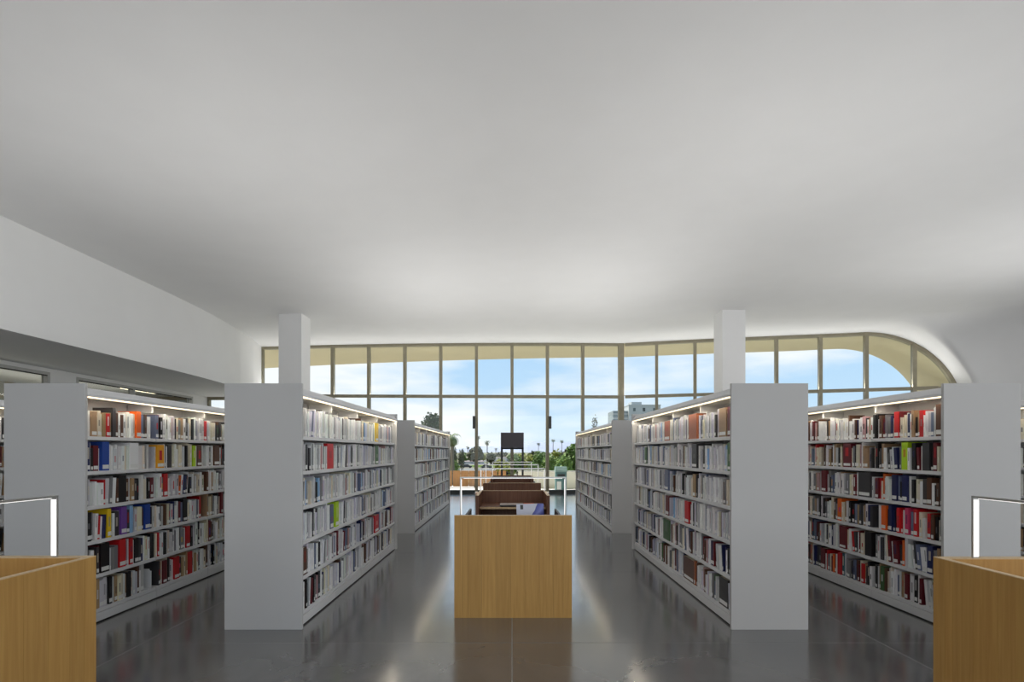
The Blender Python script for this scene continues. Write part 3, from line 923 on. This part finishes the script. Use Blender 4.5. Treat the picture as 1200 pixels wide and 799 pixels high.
# the remaining rows of books as one mesh
def stuff_books(lst):
    V, Fc, Cc = [], [], []
    def quad(M, p, col):
        i = len(V)
        V.extend(M @ Vector(q) for q in p)
        Fc.append((i, i + 1, i + 2, i + 3)); Cc.append(col)
    pap = NAMED['ivory']
    for b in lst:
        sg = b['sg']; d, t, h = b['d'], b['t'], b['h']
        M = Matrix.Translation((b['xf'], b['y'] + (t if sg > 0 else 0), b['z'])) @ Matrix.Rotation(PI if sg > 0 else 0, 4, 'Z')
        if b['lean']:
            M = Matrix.Translation((b['xf'], b['y'] + t, b['z'])) @ Matrix.Rotation(-b['lean'], 4, 'X') @ Matrix.Translation((0, 0 if sg > 0 else -t, 0)) @ Matrix.Rotation(PI if sg > 0 else 0, 4, 'Z')
        c = jitter(NAMED[b['c']])
        e_ = min(0.003, t * 0.15)
        zt = h - 0.004
        quad(M, ((0, t, 0), (0, 0, 0), (0, 0, h), (0, t, h)), c)
        quad(M, ((0, 0, 0), (d, 0, 0), (d, 0, h), (0, 0, h)), c)
        quad(M, ((d, t, 0), (0, t, 0), (0, t, h), (d, t, h)), c)
        quad(M, ((d, 0, 0), (d, t, 0), (d, t, h), (d, 0, h)), pap)
        quad(M, ((0, 0, 0), (0, t, 0), (d, t, 0), (d, 0, 0)), c)
        # top: cover rim and sunk page edge
        quad(M, ((0, 0, h), (d, 0, h), (d, e_, h), (0, e_, h)), c)
        quad(M, ((0, t - e_, h), (d, t - e_, h), (d, t, h), (0, t, h)), c)
        quad(M, ((0, e_, h), (e_, e_, h), (e_, t - e_, h), (0, t - e_, h)), c)
        quad(M, ((e_, e_, zt), (d, e_, zt), (d, t - e_, zt), (e_, t - e_, zt)), pap)
        if rnd.random() < 0.8:
            z0, z1 = 0.015, 0.015 + rnd.uniform(0.025, 0.04)
            quad(M, ((-.0006, t * .94, z0), (-.0006, t * .06, z0), (-.0006, t * .06, z1), (-.0006, t * .94, z1)), NAMED['white'])
        if rnd.random() < 0.42:
            z0 = h * rnd.uniform(0.30, 0.48); z1 = min(h * .97, z0 + h * rnd.uniform(0.18, 0.46))
            bc = bandcol(b['c']) if rnd.random() < 0.75 else rnd.choice(list(NAMED.values()))
            if b['key'] in ('IL', 'IR', 'FL', 'FR'):
                bc = tuple((u + 2.5 * v) / 3.5 for u, v in zip(bc, c))
            quad(M, ((-.0006, t * .7, z0), (-.0006, t * .3, z0), (-.0006, t * .3, z1), (-.0006, t * .7, z1)), bc)
    me = bpy.data.meshes.new('book_rows')
    me.from_pydata([tuple(v) for v in V], [], Fc)
    at = me.color_attributes.new('col', 'FLOAT_COLOR', 'CORNER')
    flat = []
    for c in Cc:
        flat.extend((*c, 1.0) * 4)
    at.data.foreach_set('color', flat)
    me.materials.append(BOOKATT)
    me.update()
    return me
bs = obj('book_rows', stuff_books(rest))
tag(bs, 'rows of mixed books filling the white shelves', 'books', kind='stuff')

# grey steel bookend in the gap of the bottom shelf
bm = bmesh.new()
bbox(bm, 0, 0.15, 0, 0.003, 0, 0.2); bbox(bm, 0, 0.15, -0.05, 0.0, 0, 0.003)
bmesh.ops.bevel(bm, geom=[e for e in bm.edges if abs(e.verts[0].co.z - .2) < 1e-4 and abs(e.verts[1].co.z - .2) < 1e-4 and abs(e.verts[0].co.x - e.verts[1].co.x) < 1e-4], offset=0.02, segments=3, affect='EDGES')
be = obj('bookend', mesh_of(bm, 'bookend', SHELFM), None, (-3.885, 5.345, ROWZ[5] + 0.0006))
tag(be, 'grey steel bookend in the gap on the bottom shelf', 'bookend')

# ================================================================== STUDY CARRELS
BOARDS = [0.08, 0.094, 0.127, 0.134, 0.134, 0.134, 0.134, 0.127, 0.046, 0.08]
def carrel(loc, rz, label, wood, wood_in, style):
    r = empty('study_carrel', loc, rz)
    tag(r, label, 'study carrel', 'oak study carrels with light bars')
    HW = 0.50 if style == 'open' else 0.545
    H, T = 0.95, 0.034
    fp = box('front_panel', wood_in, (-HW, HW, 0.008, T, 0, H - 0.004), r)
    x = HW
    k = HW * 2 / sum(BOARDS)
    for w in BOARDS:
        w *= k
        box('board', wood, (x - w + 0.0006, x - 0.0006, 0, 0.008, 0.0, H - 0.004), fp)
        x -= w
    box('top_edge', OAKLIT, (-HW, HW, 0, T, H - 0.004, H), fp)
    # side panels: (outer x, thickness, depth, material)
    so, st, D, sm = {'back': (0.447, 0.02, 0.55, DARKWOOD), 'side': (0.545, 0.06, 0.56, wood_in), 'open': (0.50, 0.04, 0.88, wood_in)}[style]
    for sg in (-1, 1):
        xa, xb = sorted((sg * so, sg * (so - st)))
        s = box('side_panel', sm, (xa, xb, T, D, 0, H - 0.004), r)
        box('top_edge', sm if style == 'back' else OAKLIT, (xa, xb, T, D, H - 0.004, H), s)
    if style == 'back':
        parts = [(-0.445 - 0.0835, -0.4475), (-0.4265, 0.4265), (0.4475, 0.445 + 0.0835)]
    else:
        parts = [(-so + st + 0.0005, so - st - 0.0005)]
    for xa, xb in parts:
        dt = box('desktop', wood_in, (xa, xb, T, 0.62, 0.735, 0.765), r, 0.002)
        box('front_lip', OAKLIT, (xa, xb, 0.6205, 0.626, 0.737, 0.763), dt)
    # light bar frame of flat metal bar, white LED on the inner faces
    PX, PY, FW, FT = (0.455 if style == 'open' else 0.505), 0.20, 0.016, 0.006
    zb = 0.9505 if style == 'side' else 0.7655
    if style == 'open': PX = 0.475; zb = 0.9505
    lb = box('light_bar', STEEL, (-PX - FT, PX + FT, PY - FW, PY + FW, 1.283, 1.295), r, 0.001)
    box('led_lens', LEDC, (-PX + 0.03, PX - 0.03, PY - 0.010, PY + 0.010, 1.280, 1.2828), lb)
    for sg in (-1, 1):
        p = box('post', STEEL, (sg * PX - FT, sg * PX + FT, PY - FW, PY + FW, zb, 1.2825), r, 0.001)
        xa = sg * (PX - FT - 0.0004); xb = sg * (PX - FT - 0.003)
        box('led_lens', LEDC, (min(xa, xb), max(xa, xb), PY - 0.013, PY + 0.013, zb + 0.008, 1.272), p)
    return r
DARKWOOD = mat('dark_stained_wood', (0.035, 0.032, 0.03), 0.5, var=0.2, scale=30)
carrel((0.01, 4.78, 0), 0, 'oak study carrel showing its plain back, holding the blue and white magazine', OAK, OAKIN, 'back')
carrel((0.01, 7.84, 0), PI, 'brown study carrel with open front, closed laptop and orange book on its desk', DARKBROWN, DARKBROWN, 'open')
carrel((0.0, 9.72, 0), 0, 'brown study carrel back to back behind the carrel with the closed laptop', DARKBROWN, DARKBROWN, 'back')
carrel((0.0, 12.76, 0), PI, 'last brown study carrel of the central row, closest to the window wall', DARKBROWN, DARKBROWN, 'open')
carrel((-2.36, 2.385, 0), PI / 2, 'oak study carrel standing sideways in front of the bookcase by the strip windows', OAK, OAK, 'side')
carrel((2.37, 2.36, 0), -PI / 2, 'oak study carrel standing sideways in front of the bookcase below the arched window', OAK, OAK, 'side')

# things on the desks
def magazine():
    M = bpy.data.materials.new('magazine_cover')
    M.use_nodes = True
    t = M.node_tree; b = t.nodes['Principled BSDF']; b.inputs['Roughness'].default_value = 0.35
    tcn = t.nodes.new('ShaderNodeTexCoord')
    mpn = t.nodes.new('ShaderNodeMapping'); mpn.inputs['Rotation'].default_value = (0, -0.6, 0)
    t.links.new(tcn.outputs['Object'], mpn.inputs[0])
    n = t.nodes.new('ShaderNodeTexNoise'); n.inputs['Scale'].default_value = 9
    t.links.new(tcn.outputs['Object'], n.inputs['Vector'])
    sp = t.nodes.new('ShaderNodeSeparateXYZ'); t.links.new(mpn.outputs[0], sp.inputs[0])
    ad = t.nodes.new('ShaderNodeMath'); ad.operation = 'MULTIPLY_ADD'; ad.inputs[1].default_value = 0.06; 
    t.links.new(n.outputs['Fac'], ad.inputs[0]); t.links.new(sp.outputs['X'], ad.inputs[2])
    r = t.nodes.new('ShaderNodeValToRGB'); r.color_ramp.interpolation = 'LINEAR'
    e = r.color_ramp.elements
    e[0].position = 0.42; e[0].color = (*c8(206, 210, 226), 1)
    e[1].position = 0.435; e[1].color = (*c8(70, 76, 160), 1)
    q = e.new(0.52); q.color = (*c8(120, 130, 200), 1)
    q = e.new(0.60); q.color = (*c8(50, 56, 140), 1)
    mr = t.nodes.new('ShaderNodeMapRange'); mr.inputs['From Min'].default_value = -0.25; mr.inputs['From Max'].default_value = 0.25
    t.links.new(ad.outputs[0], mr.inputs[0]); t.links.new(mr.outputs[0], r.inputs[0]); t.links.new(r.outputs[0], b.inputs['Base Color'])
    root = empty('magazine', (0.19, 5.18, 0.7725))
    tag(root, 'blue and white magazine propped up on the front carrel desk', 'magazine')
    root.rotation_euler = (math.radians(-14), math.radians(-1), math.radians(4))
    c = box('cover', M, (-0.138, 0.138, 0, 0.002, 0.0, 0.245), root)
    box('pages', PAPER, (-0.136, 0.136, 0.002, 0.010, 0.001, 0.243), root)
    box('back_cover', M, (-0.138, 0.138, 0.010, 0.012, 0.0, 0.245), root)
    box('title_mark', DARKMET, (-0.10, -0.07, -0.0008, -0.0002, 0.19, 0.235), root)
    st = empty('book_easel', (0.19, 5.245, 0.7655), math.radians(4))
    tag(st, 'small dark wire easel behind the blue and white magazine', 'easel')
    bm = bmesh.new()
    for x in (-0.08, 0.08):
        bar_bm(bm, (x, 0.0, 0.16), (x, 0.09, 0.0035), 0.006)
        bar_bm(bm, (x, 0.0, 0.16), (x, -0.04, 0.0035), 0.006)
    bar_bm(bm, (-0.08, 0.09, 0.0035), (0.08, 0.09, 0.0035), 0.006)
    obj('wire_frame', mesh_of(bm, 'wire_frame', DARKMET), st)
magazine()
lp = empty('laptop', (-0.005, 7.36, 0.7655))
tag(lp, 'closed dark laptop lying on the open carrel desk', 'laptop')
box('base', DARKMET, (-0.165, 0.165, -0.115, 0.115, 0.004, 0.020), lp, 0.003)
box('lid', mat('laptop_lid', (0.42, 0.35, 0.32), 0.4, var=0.05), (-0.165, 0.165, -0.115, 0.115, 0.021, 0.030), lp, 0.003)
for x in (-0.14, 0.14):
    for y in (-0.09, 0.09):
        box('foot', DARKGAP, (x - .012, x + .012, y - .008, y + .008, 0, 0.004), lp)
def flat_book(loc, w, d, h, col, rz, label):
    o = empty('book', loc, rz)
    tag(o, label, 'book')
    cm = mat('cover_' + label.split()[0], col, 0.4, var=0.08, scale=12)
    box('cover', cm, (-w / 2, w / 2, -d / 2, d / 2, 0, 0.003), o)
    box('page_block', PAPER, (-w / 2 + .004, w / 2 - .004, -d / 2 + .003, d / 2 - .004, 0.003, h - 0.003), o)
    box('cover', cm, (-w / 2, w / 2, -d / 2, d / 2, h - 0.003, h), o)
    box('spine', cm, (-w / 2, w / 2, -d / 2 - .003, -d / 2, 0, h), o)
flat_book((0.25, 7.35, 0.7655), 0.15, 0.21, 0.03, c8(220, 90, 40), 0.12, 'orange book lying flat on the desk beside the laptop')
flat_book((0.385, 7.38, 0.7655), 0.12, 0.18, 0.022, c8(110, 90, 80), -0.1, 'brown book lying flat on the desk beside the orange book')

# ================================================================== OUTSIDE
terr = prism('terrace', mat('terrace_paving', (0.62, 0.60, 0.57), 0.8, var=0.06, scale=2), [(-13, 19.3), (O2.x, 19.6), fac(12.0, 0.4), fac(12.0, 5.2), fac(0, 5.2), (-13, 24.6)], -0.35, -0.06)
struct(terr, 'pale paved terrace outside the window')
# cream parapet
def wall_seg(name, a, b, th, z0, z1, m):
    a, b = Vector(a), Vector(b)
    d = (b - a).normalized(); n = Vector((-d.y, d.x)) * th / 2
    return prism(name, m, [tuple(a - n), tuple(b - n), tuple(b + n), tuple(a + n)], z0, z1)
pw = wall_seg('parapet', (0.3, 22.9), fac(11.5, 3.2), 0.2, -0.06, 0.66, CREAMW)
struct(pw, 'cream terrace parapet')
pc = wall_seg('parapet_cap', (0.25, 22.9), fac(11.6, 3.2), 0.26, 0.66, 0.70, mat('cap_stone', (0.62, 0.60, 0.55), 0.8, var=0.05))
struct(pc, 'pale stone cap on the terrace parapet')
# wood fence of single boards on the other half
fr = empty('wood_fence', (-9.0, 23.0, -0.06))
tag(fr, 'orange brown wooden board fence along the terrace edge', 'fence')
xx = 0.0
fb_me = box_me('board', FENCE, 0, 0.335, 0, 0.035, 0.04, 0.745)
fb2 = box_me('board', FENCE, 0, 0.255, 0, 0.035, 0.04, 0.745)
i = 0
while xx < 8.7:
    me, w = (fb_me, 0.335) if i % 3 else (fb2, 0.255)
    obj('board', me, fr, (xx, rnd.uniform(-0.004, 0.004), 0))
    xx += w + (0.05 if i % 3 == 0 else 0.018); i += 1
for x in [k * 1.45 + 0.05 for k in range(7)]:
    box('post', DARKMET, (x, x + 0.07, 0.04, 0.11, 0, 0.72), fr)
for z in (0.15, 0.6):
    box('rail', DARKMET, (0, 9.0, 0.04, 0.075, z, z + 0.05), fr)
# dark display panel on two posts, standing indoors before the glass
sgn = empty('display_panel', (0.01, 18.0, 0.0))
tag(sgn, 'blank dark grey display panel on two posts before the window wall', 'display panel')
PANELD = mat('panel_slate', (0.085, 0.076, 0.09), 0.55)
box('panel', PANELD, (-0.40, 0.40, -0.03, 0.03, 1.68, 2.20), sgn, 0.004)
box('bottom_rail', DARKGAP, (-0.40, 0.40, -0.035, 0.025, 1.62, 1.678), sgn)
for x in (-0.365, 0.365):
    box('post', DARKMET, (x - 0.035, x + 0.035, 0.032, 0.10, 0.015, 2.16), sgn)
    box('base_plate', DARKMET, (x - 0.10, x + 0.10, -0.10, 0.22, 0.0008, 0.015), sgn)
# teal bin
tb = empty('litter_bin', (1.97, 20.9, -0.06))
tag(tb, 'teal litter bin with pale hood and notice beside the parapet', 'bin')
TEAL = mat('teal_enamel', (0.12, 0.24, 0.24), 0.5, var=0.08, scale=4)
box('body', TEAL, (-0.22, 0.22, -0.22, 0.22, 0.03, 0.78), tb, 0.012)
box('base', DARKMET, (-0.20, 0.20, -0.20, 0.20, 0, 0.03), tb)
bm = bmesh.new()
prof = [(-0.24, 0.78), (-0.24, 0.84), (-0.14, 0.985), (0.14, 0.985), (0.24, 0.84), (0.24, 0.78)]
A = [bm.verts.new((-0.235, y, z)) for y, z in prof]; B = [bm.verts.new((0.235, y, z)) for y, z in prof]
for i in range(6):
    bm.faces.new((A[i], A[(i + 1) % 6], B[(i + 1) % 6], B[i]))
bm.faces.new(A); bm.faces.new(B[::-1]); bmesh.ops.recalc_face_normals(bm, faces=bm.faces)
obj('hood', mesh_of(bm, 'hood', mat('pale_teal', (0.30, 0.44, 0.42), 0.5, var=0.05)), tb)
box('notice', LABELM, (-0.17, 0.0, -0.226, -0.2205, 0.08, 0.40), tb)
box('opening', DARKMET, (-0.15, 0.15, -0.2255, -0.2205, 0.60, 0.70), tb)

# land
GZ = -5.0
def ground_mat():
    M = bpy.data.materials.new('town_ground')
    M.use_nodes = True
    t = M.node_tree; b = t.nodes['Principled BSDF']; b.inputs['Roughness'].default_value = 0.9; b.inputs['Specular IOR Level'].default_value = 0.0
    g = t.nodes.new('ShaderNodeNewGeometry')
    n = t.nodes.new('ShaderNodeTexNoise'); n.inputs['Scale'].default_value = 0.03; n.inputs['Detail'].default_value = 6
    t.links.new(g.outputs['Position'], n.inputs['Vector'])
    r = t.nodes.new('ShaderNodeValToRGB')
    e = r.color_ramp.elements
    e[0].position = 0.42; e[0].color = (0.22, 0.22, 0.21, 1)
    e[1].position = 0.58; e[1].color = (0.10, 0.15, 0.04, 1)
    q = e.new(0.50); q.color = (0.26, 0.23, 0.17, 1)
    t.links.new(n.outputs['Fac'], r.inputs[0]); t.links.new(r.outputs[0], b.inputs['Base Color'])
    return M
gd = box('ground', ground_mat(), (-3000, 3000, 24.7, 5000, GZ - 1, GZ))
struct(gd, 'streets and lawns of the town below')
# far hills
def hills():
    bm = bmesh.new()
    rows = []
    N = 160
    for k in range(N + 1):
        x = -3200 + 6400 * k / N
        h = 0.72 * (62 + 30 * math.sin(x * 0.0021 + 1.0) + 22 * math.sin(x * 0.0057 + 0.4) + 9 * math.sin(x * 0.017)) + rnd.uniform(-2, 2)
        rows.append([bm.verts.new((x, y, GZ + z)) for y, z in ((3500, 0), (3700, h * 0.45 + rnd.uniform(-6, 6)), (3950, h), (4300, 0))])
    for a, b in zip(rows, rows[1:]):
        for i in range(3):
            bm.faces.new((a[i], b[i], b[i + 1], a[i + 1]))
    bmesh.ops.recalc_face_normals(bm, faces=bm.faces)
    o = obj('hills', mesh_of(bm, 'hills', mat('haze_tinted_hill', (0.30, 0.33, 0.42), 0.95, var=0.08, scale=0.004), True))  # distance haze is painted in as a blue-grey base colour
    struct(o, 'hills on the horizon with haze painted in pale blue')
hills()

LEAFS = {}
def leaf_mat(nm, col):
    return mat(nm, col, 0.7, var=0.35, scale=1.2)
def at(px, y):
    return (px - 600) / F_PX * y
def zat(py, y):
    return EYE + (529 - py) / F_PX * y
def broad_tree(px, d, ptop, wpx, label, col, base=None, n=900, name='tree', trunk=True):
    X = at(px, d); zt = zat(ptop, d); rw = wpx / F_PX * d / 2
    H = zt - GZ
    root = empty(name, (X, d, GZ))
    tag(root, label, name.replace('_', ' '), 'trees and shrubs beyond the terrace')
    zb = max(0.4, H * (base if base is not None else 0.3))
    R = random.Random(int(px * 7 + d))
    bm = bmesh.new()
    ch = (H - zb)
    lumps = [(Vector((R.uniform(-.5, .5) * rw, R.uniform(-.5, .5) * rw, zb + ch * R.uniform(0.25, 0.75))), R.uniform(0.35, 0.6)) for _ in range(9)]
    lumps += [(Vector((0, 0, zb + ch * 0.62)), 0.72), (Vector((0, 0, zb + ch * 0.5)), 0.8)]
    ls = max(0.05, rw * 0.17)
    if d < 140:
        n = int(n * 2.3); ls *= 0.62
    for i in range(n):
        c, k = R.choice(lumps)
        v = Vector((R.gauss(0, 1), R.gauss(0, 1), R.gauss(0, 1))).normalized() * (R.random() ** 0.25)
        p = c + Vector((v.x * rw * k, v.y * rw * k, v.z * ch * 0.5 * k))
        if p.z > H: p.z = H - R.random() * 0.1 * ch
        a = Vector((R.gauss(0, 1), R.gauss(0, 1), R.gauss(0, 1))).normalized()
        b = a.orthogonal().normalized()
        s = ls * R.uniform(0.7, 1.5)
        bm.faces.new([bm.verts.new(p + q) for q in (-a * s, b * s * 0.8, a * s, -b * s * 0.8)])
    obj('foliage', mesh_of(bm, 'foliage', col), root)
    bm = bmesh.new()
    tube_bm(bm, [(0, 0, 0), (R.uniform(-.1, .1), 0, zb * 0.6), (0, 0, zb + ch * 0.45)], [max(.06, rw * 0.11), max(.05, rw * 0.08), max(.03, rw * 0.04)])
    for q in range(4):
        a = q * 1.7
        tube_bm(bm, [(0, 0, zb + ch * .1), (math.cos(a) * rw * .4, math.sin(a) * rw * .4, zb + ch * .5)], [max(.03, rw * 0.05), 0.02], 6)
    obj('trunk', mesh_of(bm, 'trunk', mat('bark', (0.13, 0.10, 0.075), 0.9, var=0.2)), root)
    return root
def palm(px, d, pcy, crown_px, label, col, nf=26, droop=1.0):
    X = at(px, d); zcr = zat(pcy, d); H = zcr - GZ; L = crown_px / F_PX * d / 2 * 1.15
    root = empty('palm_tree', (X, d, GZ))
    tag(root, label, 'palm tree', 'palm trees beyond the terrace')
    R = random.Random(int(px * 11 + d))
    bm = bmesh.new()
    lean = R.uniform(-0.02, 0.02) * H
    tube_bm(bm, [(0, 0, 0), (lean * .4, 0, H * .5), (lean, 0, H)], [0.32, 0.24, 0.2], 8)
    obj('trunk', mesh_of(bm, 'trunk', mat('palm_bark', (0.20, 0.16, 0.12), 0.9, var=0.2)), root)
    for k in range(nf):
        bm = bmesh.new()
        az = 2 * PI * k / nf + R.uniform(-.15, .15); el = R.uniform(-0.5, 1.25)
        dirv = Vector((math.cos(az), math.sin(az), 0)); side = Vector((-dirv.y, dirv.x, 0))
        p = Vector((lean, 0, H)); pts = []
        for s in range(7):
            pts.append(p.copy())
            p = p + (dirv * math.cos(el) + Vector((0, 0, math.sin(el)))) * L / 6
            el -= 0.33 * droop
        for s in range(6):
            a, b = pts[s], pts[s + 1]
            w0 = L * 0.24 * math.sin(PI * min(1, (s + 0.35) / 6.6)); w1 = L * 0.24 * math.sin(PI * min(1, (s + 1.35) / 7.4))
            for sg in (-1, 1):
                for u in (0.0, 0.5):
                    q = a.lerp(b, u); q2 = a.lerp(b, u + 0.4)
                    tip = a.lerp(b, u + 0.7) + side * sg * (w0 + (w1 - w0) * u) - Vector((0, 0, w0 * 0.5))
                    bm.faces.new([bm.verts.new(q), bm.verts.new(q2), bm.verts.new(tip)])
        obj('frond', mesh_of(bm, 'frond', col), root)
    return root
G1 = leaf_mat('leaf_mid_green', (0.10, 0.17, 0.025)); G2 = leaf_mat('leaf_dark_green', (0.045, 0.075, 0.022))
G3 = leaf_mat('leaf_yellow_green', (0.24, 0.25, 0.03)); G4 = leaf_mat('leaf_olive', (0.085, 0.09, 0.04)); G5 = leaf_mat('leaf_bright_green', (0.14, 0.22, 0.03))
GP = leaf_mat('palm_green', (0.085, 0.11, 0.055)); GPN = leaf_mat('palm_near_green', (0.16, 0.20, 0.07))
broad_tree(503, 95, 482, 30, 'tall rounded dark evergreen rising above the far bookcase', G2, 0.3, 1800)
palm(531, 70, 512, 24, 'large drooping palm beside the far bookcase end and the fence', GPN, 30, 1.25)
broad_tree(531, 110, 520, 14, 'olive tree behind the drooping palm', G4, 0.2, 700)
broad_tree(541, 150, 524, 10, 'narrow olive tree between the drooping palm and the car park', G4, 0.15, 500)
broad_tree(533, 105, 539, 12, 'bright green shrub below the drooping palm', G5, 0.1, 500, 'shrub')
broad_tree(557, 190, 522, 20, 'broad dark olive tree over the car park', G4, 0.3, 1100)
palm(571, 240, 518, 8, 'tall fan palm on its own above the car park', GP)
palm(561, 340, 512, 6, 'slender fan palm taller than the one beside it', GP)
palm(548, 330, 524, 5, 'small fan palm behind the broad olive tree', GP, 20)
palm(581, 330, 526, 5, 'short fan palm near the dark panel', GP, 20)
broad_tree(575, 210, 530, 13, 'low olive tree behind the lone fan palm', G4, 0.1, 500)
broad_tree(585, 130, 536, 16, 'yellow green shrub behind the dark panel post', G3, 0.05, 600, 'shrub')
broad_tree(592, 100, 540, 26, 'broad yellow shrub spreading below the dark panel', G3, 0.05, 800, 'shrub')
broad_tree(606, 120, 531, 18, 'mid green tree right below the dark panel', G1, 0.1, 700)
broad_tree(620, 130, 531, 22, 'yellow green tree between the dark panel and the mullion', G3, 0.1, 800)
broad_tree(633, 110, 527, 18, 'green tree with a small bump just beyond the mullion', G1, 0.1, 800)
broad_tree(645, 90, 533, 20, 'bright green bush above the teal bin', G5, 0.1, 900)
broad_tree(662, 80, 530, 24, 'bright green spreading bush behind the teal bin', G5, 0.1, 900)
broad_tree(676, 100, 518, 38, 'large dark green dome tree beside the far bookcase', G1, 0.15, 1700)
broad_tree(628, 75, 541, 22, 'low green hedge shrub in front of the yellow green tree', G1, 0.05, 800, 'shrub')
broad_tree(655, 60, 543, 34, 'low green shrub right behind the parapet and teal bin', G1, 0.05, 1000, 'shrub')
palm(631, 420, 520, 5.5, 'distant fan palm nearest the dark panel, above the yellow green tree', GP)
palm(648, 400, 516, 5.5, 'distant fan palm with clear trunk above the bright bushes', GP)
palm(658, 430, 517, 5.5, 'distant fan palm next to the dark green dome tree', GP)
broad_tree(698, 160, 485, 10, 'wispy tree top above the far bookcase near the grey building', G4, 0.3, 500)

for k, (px, d, pt, w) in enumerate(((530, 300, 527, 12), (544, 305, 530, 12), (566, 325, 531, 12), (588, 335, 529, 14), (600, 260, 531, 14), (612, 280, 530, 14), (626, 300, 528, 16), (640, 270, 529, 14), (652, 290, 526, 14), (664, 260, 525, 16), (684, 280, 520, 18))):
    broad_tree(px, d, pt, w, ('distant olive tree in the belt below the pale hills', 'distant mid green tree in the belt below the pale hills', 'distant yellow green tree in the belt below the pale hills')[k % 3], (G4, G1, G3)[k % 3], 0.08, 420)
# grey building beyond the window bend
BLD = mat('building_concrete', (0.40, 0.43, 0.44), 0.85, var=0.05, scale=0.3)
BLD2 = mat('building_dark_panel', (0.22, 0.26, 0.28), 0.8, var=0.06, scale=0.3)  # darker grey for the stair tower and window units
bd = empty('apartment_building', (at(737, 150), 150, GZ))
tag(bd, 'grey concrete apartment block with rooftop box seen beyond the window bend', 'building')
zt = zat(475, 150) - GZ
box('wall', BLD, (0, 9.2, 0, 12, 0, zt), bd)
box('roof_parapet', BLD, (-0.1, 9.3, -0.1, 12, zt, zt + 0.25), bd)
box('rooftop_box', BLD, (1.2, 4.2, 2, 6, zt + .25, zt + 1.2), bd)
for k, (x, z) in enumerate(((4.0, zt - 1.7), (1.2, zt - 1.7), (7.0, zt - 1.7), (1.2, zt - 4.6), (4.0, zt - 4.6), (7.0, zt - 4.6), (4.0, zt - 7.6), (7, zt - 7.6), (1.2, zt - 7.6))):
    w = box('window_unit', BLD2 if k else DARKMET, (x, x + 0.75, -0.04, 0.0, z, z + 1.0), bd)
    box('pane', GLASSD, (x + .06, x + .69, -0.05, -0.041, z + .06, z + .94), w)
tw = box('stair_tower', BLD2, (-4.4, -0.05, 1, 9, 0, zt - 1.5), bd)
for k in range(5):
    box('louvre', BLD, (-4.4, -0.05, 0.95, 1.0, zt - 2.6 - k * 1.3, zt - 2.2 - k * 1.3), tw)
# parked cars and low white sheds
def car(px, d, col, label):
    r = empty('car', (at(px, d), d, GZ))
    tag(r, label, 'car', 'cars in the car park')
    CM = mat('car_paint_%s' % label.split()[0], col, 0.3, var=0.02)
    bm = bmesh.new()
    prof = [(-2.1, 0.3), (-2.15, 0.75), (-1.9, 0.92), (-1.1, 0.98), (1.2, 0.98), (2.0, 0.85), (2.15, 0.6), (2.1, 0.3)]
    def ext(pr, w):
        A = [bm.verts.new((x, -w, z)) for x, z in pr]; B = [bm.verts.new((x, w, z)) for x, z in pr]
        for i in range(len(pr)):
            j = (i + 1) % len(pr); bm.faces.new((A[i], A[j], B[j], B[i]))
        bm.faces.new(A); bm.faces.new(B[::-1]); bmesh.ops.recalc_face_normals(bm, faces=bm.faces)
    ext(prof, 0.88); obj('body', mesh_of(bm, 'body', CM), r)
    bm = bmesh.new(); ext([(-1.5, 0.98), (-1.0, 1.45), (0.5, 1.48), (1.2, 0.98)], 0.76); obj('cabin', mesh_of(bm, 'cabin', DARKMET), r)
    for x in (-1.35, 1.35):
        for y in (-0.88, 0.88):
            bm = bmesh.new(); tube_bm(bm, [(x, y - 0.1, 0.33), (x, y + 0.1, 0.33)], [0.33, 0.33], 12); obj('wheel', mesh_of(bm, 'wheel', DARKGAP), r)
car(547, 205, (0.05, 0.05, 0.055), 'dark car parked below the broad olive tree')
car(570, 200, (0.10, 0.10, 0.09), 'charcoal car parked below the lone fan palm')
car(537, 230, (0.5, 0.5, 0.5), 'silver car parked near the drooping palm')
def shed(px0, px1, d, ptop, label):
    x0, x1 = at(px0, d), at(px1, d); z = zat(ptop, d) - GZ
    r = empty('low_building', ((x0 + x1) / 2, d, GZ))
    tag(r, label, 'building')
    w = (x1 - x0) / 2
    SH = mat('shed_wall', (0.55, 0.53, 0.52), 0.85, var=0.05)
    box('wall', SH, (-w, w, 0, 10, 0, z), r)
    box('roof', mat('shed_roof', (0.45, 0.36, 0.34), 0.8, var=0.06), (-w - .3, w + .3, -0.3, 10.3, z, z + 0.3), r)
    for k in range(3):
        x = -w + (k + 0.3) * 2 * w / 3
        box('window_unit', BLD2, (x, x + 1.2, -0.04, 0, z * 0.35, z * 0.75), r)
shed(541, 566, 270, 541, 'long low pale building behind the car park')
shed(573, 600, 300, 536, 'low pale building with brown roof behind the dark panel')
